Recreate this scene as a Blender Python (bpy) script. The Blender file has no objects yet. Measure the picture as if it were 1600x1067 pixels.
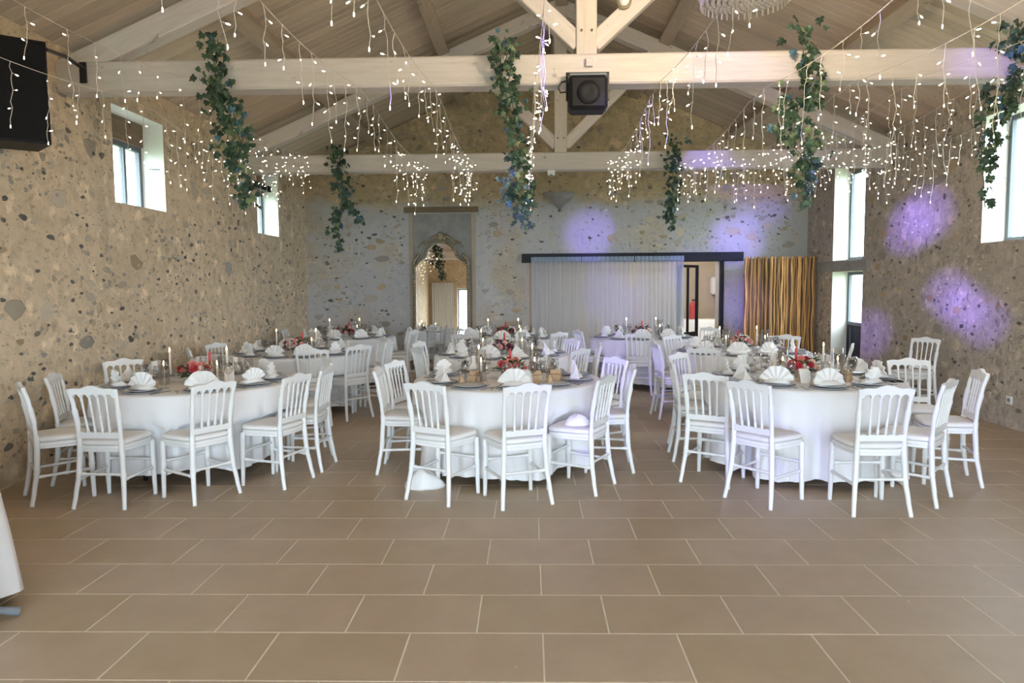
import bpy, math, random
from mathutils import Vector, Matrix, Euler
random.seed(7)
PI = math.pi
S = bpy.context.scene
COL = S.collection

# ---------------------------------------------------------------- camera
cam_d = bpy.data.cameras.new('camera'); cam = bpy.data.objects.new('camera', cam_d); COL.objects.link(cam)
cam_d.sensor_width = 36.0; cam_d.lens = 36.0 * 1126.0 / 1600.0; cam_d.clip_end = 200
yaw, pitch, roll = math.atan(28/1126), math.atan(88.5/1126), 0.0083
fw = Vector((-math.sin(yaw)*math.cos(pitch), math.cos(yaw)*math.cos(pitch), -math.sin(pitch)))
r0 = Vector((math.cos(yaw), math.sin(yaw), 0)); u0 = r0.cross(fw)
rt = r0*math.cos(roll) - u0*math.sin(roll); up = r0*math.sin(roll) + u0*math.cos(roll)
M4 = Matrix((rt, up, -fw)).transposed().to_4x4(); M4.translation = (0, 0, 1.57)
cam.matrix_world = M4
S.camera = cam
# ---------------------------------------------------------------- view, world, large lights
S.view_settings.view_transform = 'Standard'; S.view_settings.look = 'None'
S.view_settings.gamma = 1.0; S.view_settings.use_curve_mapping = False
S.view_settings.exposure = 0.56
W = bpy.data.worlds.new('daylight'); S.world = W; W.use_nodes = True
WN = W.node_tree; bg = WN.nodes['Background']
bg.inputs[0].default_value = (0.72, 0.86, 1.0, 1); bg.inputs[1].default_value = 15.5

XL, XR, YB, YF = -4.18, 5.12, 13.5, -3.2      # inner faces of the four walls
XC = 0.47                                     # ridge line
EAVE, SLOPE = 3.73, 0.43
RIDGE = EAVE + SLOPE*(XC - XL)
TH = 0.45                                     # wall thickness
def portal(loc, rot, sx, sy):
    d = bpy.data.lights.new('window_daylight', 'AREA'); d.shape = 'RECTANGLE'; d.size = sx; d.size_y = sy
    d.cycles.is_portal = True
    o = bpy.data.objects.new('window_daylight', d); COL.objects.link(o); o.location = loc; o.rotation_euler = rot
portal((XC, YF-.1, 1.5), (PI/2, 0, 0), 7.0, 2.8)                # glazed doors behind the camera, facing the room
portal((XL-.5, 7.8, 2.95), (0, -PI/2, 0), 1.0, 1.0); portal((XL-.5, 11.6, 2.95), (0, -PI/2, 0), 1.0, 1.0)
portal((XR+.5, 7.7, 2.7), (0, PI/2, 0), 1.4, 1.2); portal((XR+.5, 11.75, 2.7), (0, PI/2, 0), 1.7, 1.1)
def spot(loc, target, color, power, angle, blend=1.0, rad=.05):
    d = bpy.data.lights.new('party_beam', 'SPOT'); d.color = color; d.energy = power
    d.spot_size = math.radians(angle); d.spot_blend = blend; d.shadow_soft_size = rad
    o = bpy.data.objects.new('party_beam', d); COL.objects.link(o); o.location = loc
    o.rotation_euler = (Vector(target)-Vector(loc)).to_track_quat('-Z', 'Y').to_euler()
VIO = (0.28, 0.20, 1.0)
DJ = Vector((-1.9, -0.6, 2.55))                # light bar on a stand, behind and left of the camera
for tgt, pw, an in (((XR, 9.95, 2.30), 3600, 4.2), ((XR, 9.5, 2.42), 3600, 4.2), ((XR, 9.0, 1.42), 2600, 3.6), ((XR, 8.65, 1.26), 3000, 3.6), ((XR, 8.25, 1.10), 2000, 3.6), ((XR, 11.0, .78), 2600, 4),
                    ((1.15, YB, 2.46), 2200, 5), ((3.81, YB, 2.36), 3600, 4.5), ((4.25, YB, 3.0), 1800, 4.5), ((3.0, YB, 1.75), 1600, 4.5), ((1.6, YB, 1.38), 1200, 6), ((3.95, YB, 1.2), 1600, 5),
                    ((3.9, 6.4, 3.44), 800, 4.5), ((1.75, 6.4, 3.42), 260, 8), ((2.45, 10.4, 3.33), 1500, 4.5), ((.55, 6.4, 3.52), 70, 3),
                    ((.4, 5.55, .5), 330, 6), ((1.7, 5.2, .3), 200, 9), ((1.55, 8.6, .5), 600, 7), ((3.4, 5.6, .4), 180, 7), ((1.1, 10.6, .7), 600, 7)):
    spot(DJ, tgt, VIO, pw*2.3, an)

# ================================================================ helpers
MATS = {}
class NT:
    def __init__(s, name):
        s.m = bpy.data.materials.new(name); s.m.use_nodes = True; s.t = s.m.node_tree; s.t.nodes.clear()
        s.out = s.n('ShaderNodeOutputMaterial'); MATS[name] = s.m
    def n(s, kind, ins=None, **kw):
        nd = s.t.nodes.new(kind)
        for k, v in kw.items(): setattr(nd, k, v)
        for k, v in (ins or {}).items(): s.put(nd, k, v)
        return nd
    def put(s, nd, k, v):
        if isinstance(v, bpy.types.NodeSocket): s.t.links.new(v, nd.inputs[k])
        else:
            if isinstance(v, tuple) and len(v) == 3 and nd.inputs[k].type == 'RGBA': v = v + (1,)
            nd.inputs[k].default_value = v
    def coord(s, scale=(1,1,1), which='Object'):
        tc = s.n('ShaderNodeTexCoord'); mp = s.n('ShaderNodeMapping', {'Vector': tc.outputs[which], 'Scale': scale}); return mp.outputs[0]
    def noise(s, vec, sc, det=4, rough=.55):
        return s.n('ShaderNodeTexNoise', {'Vector': vec, 'Scale': sc, 'Detail': det, 'Roughness': rough}).outputs['Fac']
    def ramp(s, fac, p0, p1, c0=(0,0,0), c1=(1,1,1)):
        r = s.n('ShaderNodeValToRGB', {'Fac': fac}); e = r.color_ramp.elements
        e[0].position = p0; e[1].position = p1; e[0].color = c0 + (1,); e[1].color = c1 + (1,); return r.outputs[0]
    def mix(s, fac, a, b, mode='MIX'):
        m = s.n('ShaderNodeMix', data_type='RGBA', blend_type=mode)
        s.put(m, 0, fac); s.put(m, 6, a); s.put(m, 7, b); return m.outputs[2]
    def rnd(s): return s.n('ShaderNodeObjectInfo').outputs['Random']
    def bump(s, h, st=.3, d=.01): return s.n('ShaderNodeBump', {'Height': h, 'Strength': st, 'Distance': d}).outputs[0]
    def bsdf(s, **k):
        b = s.n('ShaderNodeBsdfPrincipled')
        names = dict(color='Base Color', rough='Roughness', metal='Metallic', normal='Normal', spec='Specular IOR Level', emit='Emission Color', es='Emission Strength', alpha='Alpha', trans='Transmission Weight', sheen='Sheen Weight', coat='Coat Weight')
        for a, v in k.items(): s.put(b, names[a], v)
        s.t.links.new(b.outputs[0], s.out.inputs[0]); return b
def simple(name, color, rough=.5, var=None, vs=8, rv=0, bump=0, bs=60, metal=0, spec=.5, stretch=(1,1,1)):
    t = NT(name); c = color
    if var:
        f = t.ramp(t.noise(t.coord(stretch), vs, 5), .3, .7); c = t.mix(f, color, var)
    if rv:
        k = t.n('ShaderNodeMapRange', {'Value': t.rnd(), 'To Min': 1-rv, 'To Max': 1+rv}).outputs[0]
        cc = t.n('ShaderNodeCombineColor', {0: k, 1: k, 2: k}).outputs[0]
        c = t.mix(1.0, c, cc, 'MULTIPLY')
    kw = dict(color=c, rough=rough, metal=metal, spec=spec)
    if bump: kw['normal'] = t.bump(t.noise(t.coord(stretch), bs, 4), bump)
    t.bsdf(**kw); return t.m
def emit(name, color, st):
    t = NT(name); t.bsdf(color=(.02,.02,.02), emit=color, es=st); t.m.cycles.emission_sampling = 'NONE'; return t.m

def newmesh(name, geo, mat, smooth=False, mats=None, midx=None):
    v, f = geo
    me = bpy.data.meshes.new(name); me.from_pydata(v, [], f); me.update()
    for m in (mats or [mat]): me.materials.append(MATS[m])
    if midx: me.polygons.foreach_set('material_index', midx)
    if smooth: me.polygons.foreach_set('use_smooth', [True]*len(f))
    return me
def link(name, me, parent=None, loc=(0,0,0), rot=(0,0,0), sc=(1,1,1)):
    o = bpy.data.objects.new(name, me); COL.objects.link(o)
    o.location = loc; o.rotation_euler = rot; o.scale = sc
    if parent: o.parent = parent
    return o
def obj(name, geo, mat, parent=None, smooth=False, **k):
    me = newmesh(name, geo, mat, smooth, k.pop('mats', None), k.pop('midx', None)); return link(name, me, parent, **k)
def tag(o, label=None, cat=None, group=None, kind=None):
    if label: o['label'] = label
    if cat: o['category'] = cat
    if group: o['group'] = group
    if kind: o['kind'] = kind
    return o
def thing(name, label, cat, loc=(0,0,0), rz=0, group=None):
    o = bpy.data.objects.new(name, None); COL.objects.link(o); o.location = loc; o.rotation_euler = (0,0,rz); o.empty_display_size = .1
    return tag(o, label, cat, group)
KIDS = {}
def copy_tree(o, parent=None):
    c = o.copy(); COL.objects.link(c); c.parent = parent
    kids = KIDS.get(o.name)
    if kids is None: kids = KIDS[o.name] = [ch for ch in bpy.data.objects if ch.parent == o]
    for ch in kids: copy_tree(ch, c)
    return c
# ---- geometry makers: (verts, faces)
def join(*gs):
    V, F = [], []
    for v, f in gs:
        b = len(V); V += [tuple(p) for p in v]; F += [tuple(i+b for i in q) for q in f]
    return V, F
def xf(g, loc=(0,0,0), rot=(0,0,0), sc=(1,1,1)):
    m = Matrix.LocRotScale(Vector(loc), Euler(rot), Vector(sc)); return [tuple(m @ Vector(p)) for p in g[0]], g[1]
def box(x0, x1, y0, y1, z0, z1):
    return [(x0,y0,z0),(x1,y0,z0),(x1,y1,z0),(x0,y1,z0),(x0,y0,z1),(x1,y0,z1),(x1,y1,z1),(x0,y1,z1)], [(0,3,2,1),(4,5,6,7),(0,1,5,4),(1,2,6,5),(2,3,7,6),(3,0,4,7)]
def bbox(x0, x1, y0, y1, z0, z1, b=.005):      # chamfered box
    v = []; f = []
    xs, ys, zs = (x0,x1), (y0,y1), (z0,z1); idx = {}
    for i in (0,1):
        for j in (0,1):
            for k in (0,1):
                sx, sy, sz = 1-2*i, 1-2*j, 1-2*k
                c = (xs[i], ys[j], zs[k])
                for a in range(3):
                    p = [c[0]+sx*b, c[1]+sy*b, c[2]+sz*b]; p[a] = c[a]; idx[i,j,k,a] = len(v); v.append(tuple(p))
    for s in (0,1):
        f.append(tuple(idx[q] for q in ((s,0,0,0),(s,1,0,0),(s,1,1,0),(s,0,1,0))))
        f.append(tuple(idx[q] for q in ((0,s,0,1),(0,s,1,1),(1,s,1,1),(1,s,0,1))))
        f.append(tuple(idx[q] for q in ((0,0,s,2),(1,0,s,2),(1,1,s,2),(0,1,s,2))))
    for a, b_ in ((0,1),(0,2),(1,2)):
        o = 3-a-b_
        for i in (0,1):
            for j in (0,1):
                k0 = [0,0,0]; k1 = [0,0,0]
                k0[a]=k1[a]=i; k0[b_]=k1[b_]=j; k0[o]=0; k1[o]=1
                f.append((idx[(*k0,a)], idx[(*k1,a)], idx[(*k1,b_)], idx[(*k0,b_)]))
    for i in (0,1):
        for j in (0,1):
            for k in (0,1): f.append(tuple(idx[i,j,k,a] for a in range(3)))
    return v, f
def tube(pts, rad, n=8, caps=True):
    pts = [Vector(p) for p in pts]; V = []; F = []
    if not hasattr(rad, '__len__'): rad = [rad]*len(pts)
    ref = None
    for i, p in enumerate(pts):
        d = (pts[min(i+1, len(pts)-1)] - pts[max(i-1, 0)]).normalized()
        if ref is None: ref = Vector((1,0,0)) if abs(d.x) < .8 else Vector((0,1,0))
        a = (ref - d*ref.dot(d)).normalized(); ref = a; b = d.cross(a)
        for k in range(n):
            t = 2*PI*k/n; V.append(tuple(p + (a*math.cos(t)+b*math.sin(t))*rad[i]))
    for i in range(len(pts)-1):
        for k in range(n): F.append((i*n+k, i*n+(k+1)%n, (i+1)*n+(k+1)%n, (i+1)*n+k))
    if caps: F.append(tuple(range(n-1,-1,-1))); F.append(tuple((len(pts)-1)*n+k for k in range(n)))
    return V, F
def lathe(prof, n=16):
    V = []; F = []
    for r, z in prof:
        for k in range(n): t = 2*PI*k/n; V.append((r*math.cos(t), r*math.sin(t), z))
    for i in range(len(prof)-1):
        for k in range(n): F.append((i*n+k, i*n+(k+1)%n, (i+1)*n+(k+1)%n, (i+1)*n+k))
    if prof[0][0] > 1e-4: F.append(tuple(range(n-1,-1,-1)))
    if prof[-1][0] > 1e-4: F.append(tuple((len(prof)-1)*n+k for k in range(n)))
    return V, F
def prism_xz(poly, y0, y1):
    n = len(poly); V = [(x,y0,z) for x,z in poly] + [(x,y1,z) for x,z in poly]
    F = [tuple(range(n)), tuple(range(2*n-1, n-1, -1))] + [(i, i+n, (i+1)%n+n, (i+1)%n) for i in range(n)]
    return V, F
def lerp(a, b, t): return a+(b-a)*t
def blob(r=1, seed=0, seg=8, rings=5, j=.12):
    rg = random.Random(seed); V = []; F = []
    V.append((0,0,-r))
    for i in range(1, rings):
        a = -PI/2+PI*i/rings
        for k in range(seg):
            t = 2*PI*k/seg; q = r*(1+rg.uniform(-j,j)); V.append((q*math.cos(a)*math.cos(t), q*math.cos(a)*math.sin(t), q*math.sin(a)))
    V.append((0,0,r)); L = len(V)-1
    for k in range(seg):
        F.append((0, 1+(k+1)%seg, 1+k)); F.append((L, L-seg+k, L-seg+(k+1)%seg))
    for i in range(rings-2):
        for k in range(seg): a=1+i*seg; F.append((a+k, a+(k+1)%seg, a+seg+(k+1)%seg, a+seg+k))
    return V, F

# ================================================================ materials
def wall_mat(name, c1, c2, stone1, stone2, lime=None):
    t = NT(name); v = t.coord()
    base = t.mix(t.ramp(t.noise(v, 1.3, 6), .35, .65), c1, c2)
    base = t.mix(t.ramp(t.noise(v, 9, 5, .65), .45, .68), base, stone1)
    base = t.mix(t.ramp(t.noise(t.coord((1,1,1.7)), 13, 6, .75), .56, .66), base, stone2)
    base = t.mix(t.ramp(t.noise(v, 5, 4, .6), .56, .70), base, tuple(min(1, x*1.25) for x in c1))
    vo = t.n('ShaderNodeTexVoronoi', {'Vector': t.mix(.12, v, t.n('ShaderNodeTexNoise', {'Vector': v, 'Scale': 3.0}).outputs['Color']), 'Scale': 6.5})
    stone = t.mix(t.n('ShaderNodeSeparateColor', {0: vo.outputs['Color']}).outputs[0], stone1, stone2)
    m1 = t.ramp(vo.outputs['Distance'], .24, .40, (1,1,1), (0,0,0))
    m2 = t.ramp(t.noise(v, 2.2, 3), .50, .60)
    msk = t.n('ShaderNodeMath', {0: m1, 1: m2}, operation='MULTIPLY').outputs[0]
    m3 = t.n('ShaderNodeMath', {0: msk, 1: .62}, operation='MULTIPLY').outputs[0]
    c = t.mix(m3, base, stone)
    if lime:
        z = t.n('ShaderNodeSeparateXYZ', {0: v}).outputs[2]
        n = t.noise(v, 1.6, 5)
        a = t.n('ShaderNodeMath', {0: n, 1: .5, 2: z}, operation='MULTIPLY_ADD').outputs[0]
        lm = t.ramp(a, .0, 1.0); lm.node.inputs[0].default_value = 0
        mr = t.n('ShaderNodeMapRange', {'Value': a, 'From Min': 3.22, 'From Max': 3.42, 'To Min': .78, 'To Max': 0.0}).outputs[0]
        pat = t.ramp(t.noise(v, 1.1, 4), .30, .5, (.35,.35,.35), (1,1,1))
        c = t.mix(t.n('ShaderNodeMath', {0: mr, 1: pat}, operation='MULTIPLY').outputs[0], c, lime)
    sp = t.ramp(t.noise(t.coord((1,1,1.5)), 21, 4, .6), .635, .675)
    spm = t.n('ShaderNodeMath', {0: sp, 1: t.ramp(t.noise(v, 1.7, 3), .42, .6)}, operation='MULTIPLY').outputs[0]
    c = t.mix(spm, c, (.05,.045,.04))
    h = t.n('ShaderNodeMath', {0: t.noise(v, 14, 6, .7), 1: msk}, operation='ADD').outputs[0]
    t.bsdf(color=c, rough=.92, spec=.2, normal=t.bump(h, .6, .02))
wall_mat('limestone_warm', (.76,.61,.43), (.66,.525,.36), (.57,.45,.31), (.38,.305,.215))
wall_mat('limestone_shaded', (.52,.45,.37), (.45,.385,.315), (.39,.33,.27), (.25,.22,.19))  # wall stone with the right side's greyer light put into its colours
wall_mat('limestone_back', (.62,.48,.30), (.54,.42,.26), (.42,.34,.22), (.26,.22,.18), lime=(.52,.53,.56))
simple('stone_pale', (.60,.51,.39), .9, (.47,.39,.29), 14, .2, .6, 40)
simple('stone_grey', (.36,.325,.28), .9, (.48,.42,.35), 18, .2, .6, 40)
simple('stone_ochre', (.52,.40,.25), .9, (.42,.31,.19), 14, .2, .6, 40)
simple('flint', (.085,.078,.072), .5, (.22,.19,.16), 22, .4, .4, 40)
simple('plaster_white', (.80,.77,.70), .9, (.72,.69,.62), 3, 0, .15, 30)
simple('plaster_beige', (.46,.38,.29), .9, (.42,.34,.26), 3)
simple('plaster_grey', (.36,.345,.32), .9, (.26,.25,.235), 5, 0, .3, 20)
t = NT('floor_tile'); v = t.coord(); 
k = t.n('ShaderNodeMapRange', {'Value': t.rnd(), 'To Min': .95, 'To Max': 1.05}).outputs[0]
cc = t.n('ShaderNodeCombineColor', {0: k, 1: k, 2: t.n('ShaderNodeMath', {0: k, 1: k}, operation='MULTIPLY').outputs[0]}).outputs[0]
wv = t.n('ShaderNodeNewGeometry').outputs['Position']
c = t.mix(t.ramp(t.noise(wv, 4, 6, .65), .3, .72), (.44,.33,.22), (.51,.39,.27))
c = t.mix(t.ramp(t.noise(wv, 30, 5, .7), .62, .74), c, (.54,.42,.31)); c = t.mix(t.ramp(t.noise(wv, 11, 3, .5), .765, .78), c, (.74,.65,.53))
t.bsdf(color=t.mix(1.0, c, cc, 'MULTIPLY'), rough=.42, spec=.45, normal=t.bump(t.noise(wv, 70, 4), .08, .005))
simple('grout', (.84,.75,.61), .9, (.72,.64,.52), 6)
WOODST = (1, 1, .12)
def wood(name, a, b, rough=.6, rv=.12, st=(14,1.2,14), bs=.25):
    t = NT(name); v = t.coord(st); c = t.mix(t.ramp(t.noise(v, 2.4, 6, .65), .3, .72), a, b)
    c = t.mix(t.ramp(t.noise(t.coord(), 7, 2), .70, .76), c, tuple(x*.55 for x in a))
    k = t.n('ShaderNodeMapRange', {'Value': t.rnd(), 'To Min': 1-rv, 'To Max': 1+rv}).outputs[0]
    c = t.mix(1.0, c, t.n('ShaderNodeCombineColor', {0: k, 1: k, 2: k}).outputs[0], 'MULTIPLY')
    t.bsdf(color=c, rough=rough, spec=.3, normal=t.bump(t.noise(v, 5, 5), bs, .01))
wood('limed_oak', (.74,.68,.63), (.62,.55,.49), .7, .05, (1.2,14,14))
wood('limed_oak_post', (.72,.65,.57), (.62,.55,.47), .7, .05, (14,14,1.2))
wood('roof_board', (.62,.50,.385), (.50,.40,.30), .7, .14, (1.0,16,6))
wood('purlin_wood', (.50,.40,.31), (.40,.32,.24), .7, .08, (14,1.2,14))
wood('old_brown_wood', (.27,.19,.12), (.19,.13,.08), .7, .1, (14,1.2,14))
wood('bamboo_brown', (.78,.44,.17), (.46,.22,.075), .45, .5, (30,30,1.2))
simple('chair_white', (.84,.84,.83), .32, spec=.5)
simple('cushion_white', (.86,.84,.82), .75, (.82,.80,.78), 5, 0, .1, 150)
simple('tablecloth', (.84,.83,.83), .85, (.80,.79,.79), 3, 0, .06, 300)
simple('napkin', (.88,.87,.85), .85, None, 3, 0, .08, 200)
simple('black_metal', (.02,.02,.022), .4)
simple('black_plastic', (.008,.008,.011), .55, (.012,.012,.015), 20, spec=.25)
simple('speaker_grille', (.006,.006,.008), .8, (.014,.014,.015), 250, spec=.2)
simple('dark_steel', (.012,.013,.019), .5, spec=.3)
simple('grey_frame', (.11,.125,.135), .5)
simple('grey_metal', (.22,.25,.28), .5)
simple('white_plastic', (.75,.75,.73), .4)
simple('plate_grey', (.62,.63,.66), .15, (.56,.57,.60), 6)
simple('plate_rim', (.36,.38,.41), .2)
simple('cutlery_steel', (.55,.53,.50), .22, metal=1)
simple('kraft_paper', (.62,.43,.26), .8, (.55,.38,.22), 30)
simple('kraft_dark', (.38,.22,.11), .8)
simple('card_white', (.85,.83,.80), .7)
simple('red_wax', (.62,.05,.06), .35); simple('white_wax', (.85,.80,.70), .4)
simple('rose_coral', (.76,.20,.17), .6, (.80,.36,.30), 30); simple('rose_pink', (.80,.34,.36), .6, (.85,.5,.5), 30)
simple('rose_red', (.42,.02,.035), .6, (.55,.05,.06), 30); simple('rose_cream', (.84,.68,.58), .6, (.85,.6,.5), 30); simple('rose_plum', (.13,.03,.06), .6)
simple('leaf_green', (.045,.10,.035), .5, (.08,.15,.05), 12, .4)
simple('ivy_green', (.05,.10,.055), .45, (.03,.065,.04), 10, .5); simple('ivy_pale', (.16,.21,.10), .5, (.11,.16,.08), 10, .4); simple('ivy_blue', (.06,.15,.21), .5, (.05,.11,.13), 10, .3)
simple('vine_stem', (.11,.09,.05), .8)
simple('wire_white', (.72,.66,.58), .5)
simple('mirror_gold', (.40,.33,.20), .45, (.22,.18,.12), 25, metal=.5)
simple('bead_wood', (.80,.72,.63), .6, (.70,.60,.50), 20)
simple('grass', (.10,.16,.05), .9, (.14,.19,.07), 2); simple('terrace', (.42,.40,.36), .9, (.36,.34,.30), 3)
t = NT('mirror_glass'); t.bsdf(color=(.92,.93,.93), rough=.01, metal=1.0)
emit('bulb_warm', (1.0,.86,.64), 11.0); emit('flame', (1.0,.62,.25), 30.0); emit('lamp_glow', (1.0,.82,.6), 6.0)
def glass(name, tint, refl=1.0):
    t = NT(name); fr = t.n('ShaderNodeLayerWeight', {'Blend': .25}).outputs['Facing']
    f2 = t.n('ShaderNodeMath', {0: fr, 1: refl, 2: .04}, operation='MULTIPLY_ADD').outputs[0]
    tr = t.n('ShaderNodeBsdfTransparent', {'Color': tint}).outputs[0]; gl = t.n('ShaderNodeBsdfGlossy', {'Roughness': .03}).outputs[0]
    mx = t.n('ShaderNodeMixShader', {0: f2, 1: tr, 2: gl}); t.t.links.new(mx.outputs[0], t.out.inputs[0])
glass('clear_glass', (.97,.975,.98), .45); glass('window_glass', (.98,.99,.99), .12)
t = NT('sheer_fabric')
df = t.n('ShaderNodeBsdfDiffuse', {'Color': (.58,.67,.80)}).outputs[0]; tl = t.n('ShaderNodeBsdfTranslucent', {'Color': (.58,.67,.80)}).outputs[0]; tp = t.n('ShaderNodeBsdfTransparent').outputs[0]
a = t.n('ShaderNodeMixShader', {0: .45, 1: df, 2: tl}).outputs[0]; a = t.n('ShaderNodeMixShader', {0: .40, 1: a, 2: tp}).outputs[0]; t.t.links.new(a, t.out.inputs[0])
simple('drape_white', (.80,.80,.80), .85)

# ================================================================ structure
def wall(name, P, u0_, u1_, v0, v1, holes, mat, extra=None):
    """P(u,v,d)->xyz ; d=0 inner face, d=TH outer"""
    us = sorted({u0_, u1_, *[h[0] for h in holes], *[h[1] for h in holes]}); vs = sorted({v0, v1, *[h[2] for h in holes], *[h[3] for h in holes]})
    V = []; F = []; mi = []
    def quad(a, b, c, d, m=0):
        n = len(V); V.extend([P(*a), P(*b), P(*c), P(*d)]); F.append((n, n+1, n+2, n+3)); mi.append(m)
    inh = lambda u, v: any(h[0]-1e-6 < u < h[1]+1e-6 and h[2]-1e-6 < v < h[3]+1e-6 for h in holes)
    for i in range(len(us)-1):
        for j in range(len(vs)-1):
            a, b, c, d = us[i], us[i+1], vs[j], vs[j+1]
            if inh((a+b)/2, (c+d)/2): continue
            quad((a,c,0),(b,c,0),(b,d,0),(a,d,0)); quad((a,c,TH),(a,d,TH),(b,d,TH),(b,c,TH))
    for a, b, c, d in holes:
        quad((a,c,0),(a,d,0),(a,d,TH),(a,c,TH),1); quad((b,c,0),(b,c,TH),(b,d,TH),(b,d,0),1)
        quad((a,d,0),(b,d,0),(b,d,TH),(a,d,TH),1)
        if c > v0+1e-4: quad((a,c,0),(a,c,TH),(b,c,TH),(b,c,0),1)
    quad((u0_,v1,0),(u1_,v1,0),(u1_,v1,TH),(u0_,v1,TH))
    for poly in (extra or []):
        n = len(V); V.extend([P(u,v,0) for u,v in poly]); F.append(tuple(range(n, n+len(poly)))); mi.append(0)
        n = len(V); V.extend([P(u,v,TH) for u,v in poly]); F.append(tuple(range(n+len(poly)-1, n-1, -1))); mi.append(0)
    return tag(obj(name, (V, F), mat, mats=[mat, 'plaster_white'], midx=mi), kind='structure')
HL = [(7.28,8.30,2.44,3.42), (11.12,12.05,2.40,3.40)]
HR = [(7.0,8.36,2.0,3.40), (11.25,12.36,1.93,3.52), (11.25,12.36,0.0,1.74)]
HB = [(0.0,3.56,0.0,2.0), (-2.24,-1.0,0.0,2.98)]
HF = [(-3.0,-0.75,0.0,2.7), (-0.45,1.6,0.0,2.7), (1.9,4.2,0.0,2.7)]
wl = wall('wall_left', lambda u,v,d: (XL-d,u,v), YF, YB, 0, EAVE+.03, HL, 'limestone_warm')
wr = wall('wall_right', lambda u,v,d: (XR+d,u,v), YF, YB, 0, EAVE+.03, HR, 'limestone_shaded')
gab = [(XL,EAVE), (XR,EAVE), (XC,RIDGE)]
wb = wall('wall_back', lambda u,v,d: (u,YB+d,v), XL, XR, 0, EAVE, [HB[0]], 'limestone_back', [gab])
wf = wall('wall_front', lambda u,v,d: (u,YF-d,v), XL, XR, 0, EAVE, HF, 'limestone_warm', [gab])

# loose-set stones showing through the render of the walls
STONES = []
for i in range(14):
    rg = random.Random(100+i); n = 8; rim = []; 
    for k in range(n):
        q = rg.uniform(.6, 1.2); rim.append((q*math.cos(2*PI*k/n), q*math.sin(2*PI*k/n)*rg.uniform(.85,1)))
    V = [(x,y,-.3) for x,y in rim] + [(x*.86,y*.86,.55+rg.uniform(-.15,.15)) for x,y in rim] + [(rg.uniform(-.2,.2),rg.uniform(-.2,.2),.8)]
    F = [(k,(k+1)%n,n+(k+1)%n,n+k) for k in range(n)] + [(n+k,n+(k+1)%n,2*n) for k in range(n)]
    row = [newmesh('stone', (V,F), m) for m in ('stone_pale','stone_grey','stone_ochre','flint')]
    STONES.append(row)
def stones(parent, count, place, rot, urange, vrange, holes, wts, seed):
    rg = random.Random(seed); done = 0; pts = []
    while done < count:
        u = rg.uniform(*urange); v = vrange[0]+(vrange[1]-vrange[0])*rg.random()**1.15
        w = math.sin(u*1.9+seed)*math.sin(v*2.6+u*.7) 
        if rg.random() > .55+.6*w: continue
        s = rg.choice((.035,.045,.05,.06,.08,.10,.12))*rg.uniform(.8,1.2)
        if any(h[0]-s-.08 < u < h[1]+s+.08 and h[2]-s-.05 < v < h[3]+s+.05 for h in holes): continue
        if any((u-a)**2+(v-b)**2 < (s+c)**2 for a,b,c in pts): continue
        pts.append((u,v,s)); k = rg.choices((0,1,2,3), wts)[0]
        if k == 3: s = min(s, .05)*rg.uniform(.5,1)
        o = link('stone', STONES[rg.randrange(14)][k], parent, place(u,v), rot, (s*rg.uniform(1,1.5), s*rg.uniform(.6,.95), .012))
        done += 1
def rubble(parent, count, place, rot, urange, vrange, holes, seed, mat):
    rg = random.Random(seed); G = []
    while len(G) < count:
        u = rg.uniform(*urange); v = vrange[0]+(vrange[1]-vrange[0])*rg.random()**1.1
        if rg.random() > .5+.6*math.sin(u*2.3+seed)*math.sin(v*3.1+u): continue
        s = rg.uniform(.012,.034)
        if any(h[0]-.06 < u < h[1]+.06 and h[2]-.06 < v < h[3]+.06 for h in holes): continue
        n = 6; rim = [(math.cos(2*PI*k/n)*rg.uniform(.45,1.25)*s*1.3, math.sin(2*PI*k/n)*rg.uniform(.45,1.1)*s) for k in range(n)]
        V = [(x,y,-.004) for x,y in rim]+[(x*.75,y*.75,.007) for x,y in rim]; F = [(k,(k+1)%n,n+(k+1)%n,n+k) for k in range(n)]+[tuple(range(n,2*n))]
        G.append(xf((V,F), place(u,v), rot))
    tag(obj('small_stones', join(*G), mat, parent), kind='stuff')
for mt, n_, sd in (('flint', 150, 31), ('stone_grey', 380, 32), ('stone_pale', 420, 33)):
    rubble(wl, n_, lambda u,v: (XL,u,v), (PI/2,0,PI/2), (4.6,13.4), (.1,3.5), HL, sd, mt)
    rubble(wr, n_, lambda u,v: (XR,u,v), (PI/2,0,-PI/2), (6.6,13.4), (.1,3.6), HR, sd+5, mt)
    rubble(wb, n_, lambda u,v: (u,YB,v), (PI/2,0,0), (-4.1,5.0), (.4,4.4), HB+[(3.7,5.1,0,2.1),(-.2,4,1.9,2.15)], sd+9, mt)
stones(wl, 290, lambda u,v: (XL-.002,u,v), (PI/2,0,PI/2), (4.6,13.3), (.15,3.35), HL, (.45,.08,.14,.33), 1)
stones(wr, 270, lambda u,v: (XR+.002,u,v), (PI/2,0,-PI/2), (6.6,13.2), (.15,3.5), HR, (.2,.45,.1,.25), 2)
stones(wb, 290, lambda u,v: (u,YB+.002,v), (PI/2,0,0), (-4.0,5.0), (.4,4.3), HB+[(3.7,5.1,0,2.1),(-.2,4,1.9,2.15)], (.35,.35,.12,.18), 3)

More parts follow.
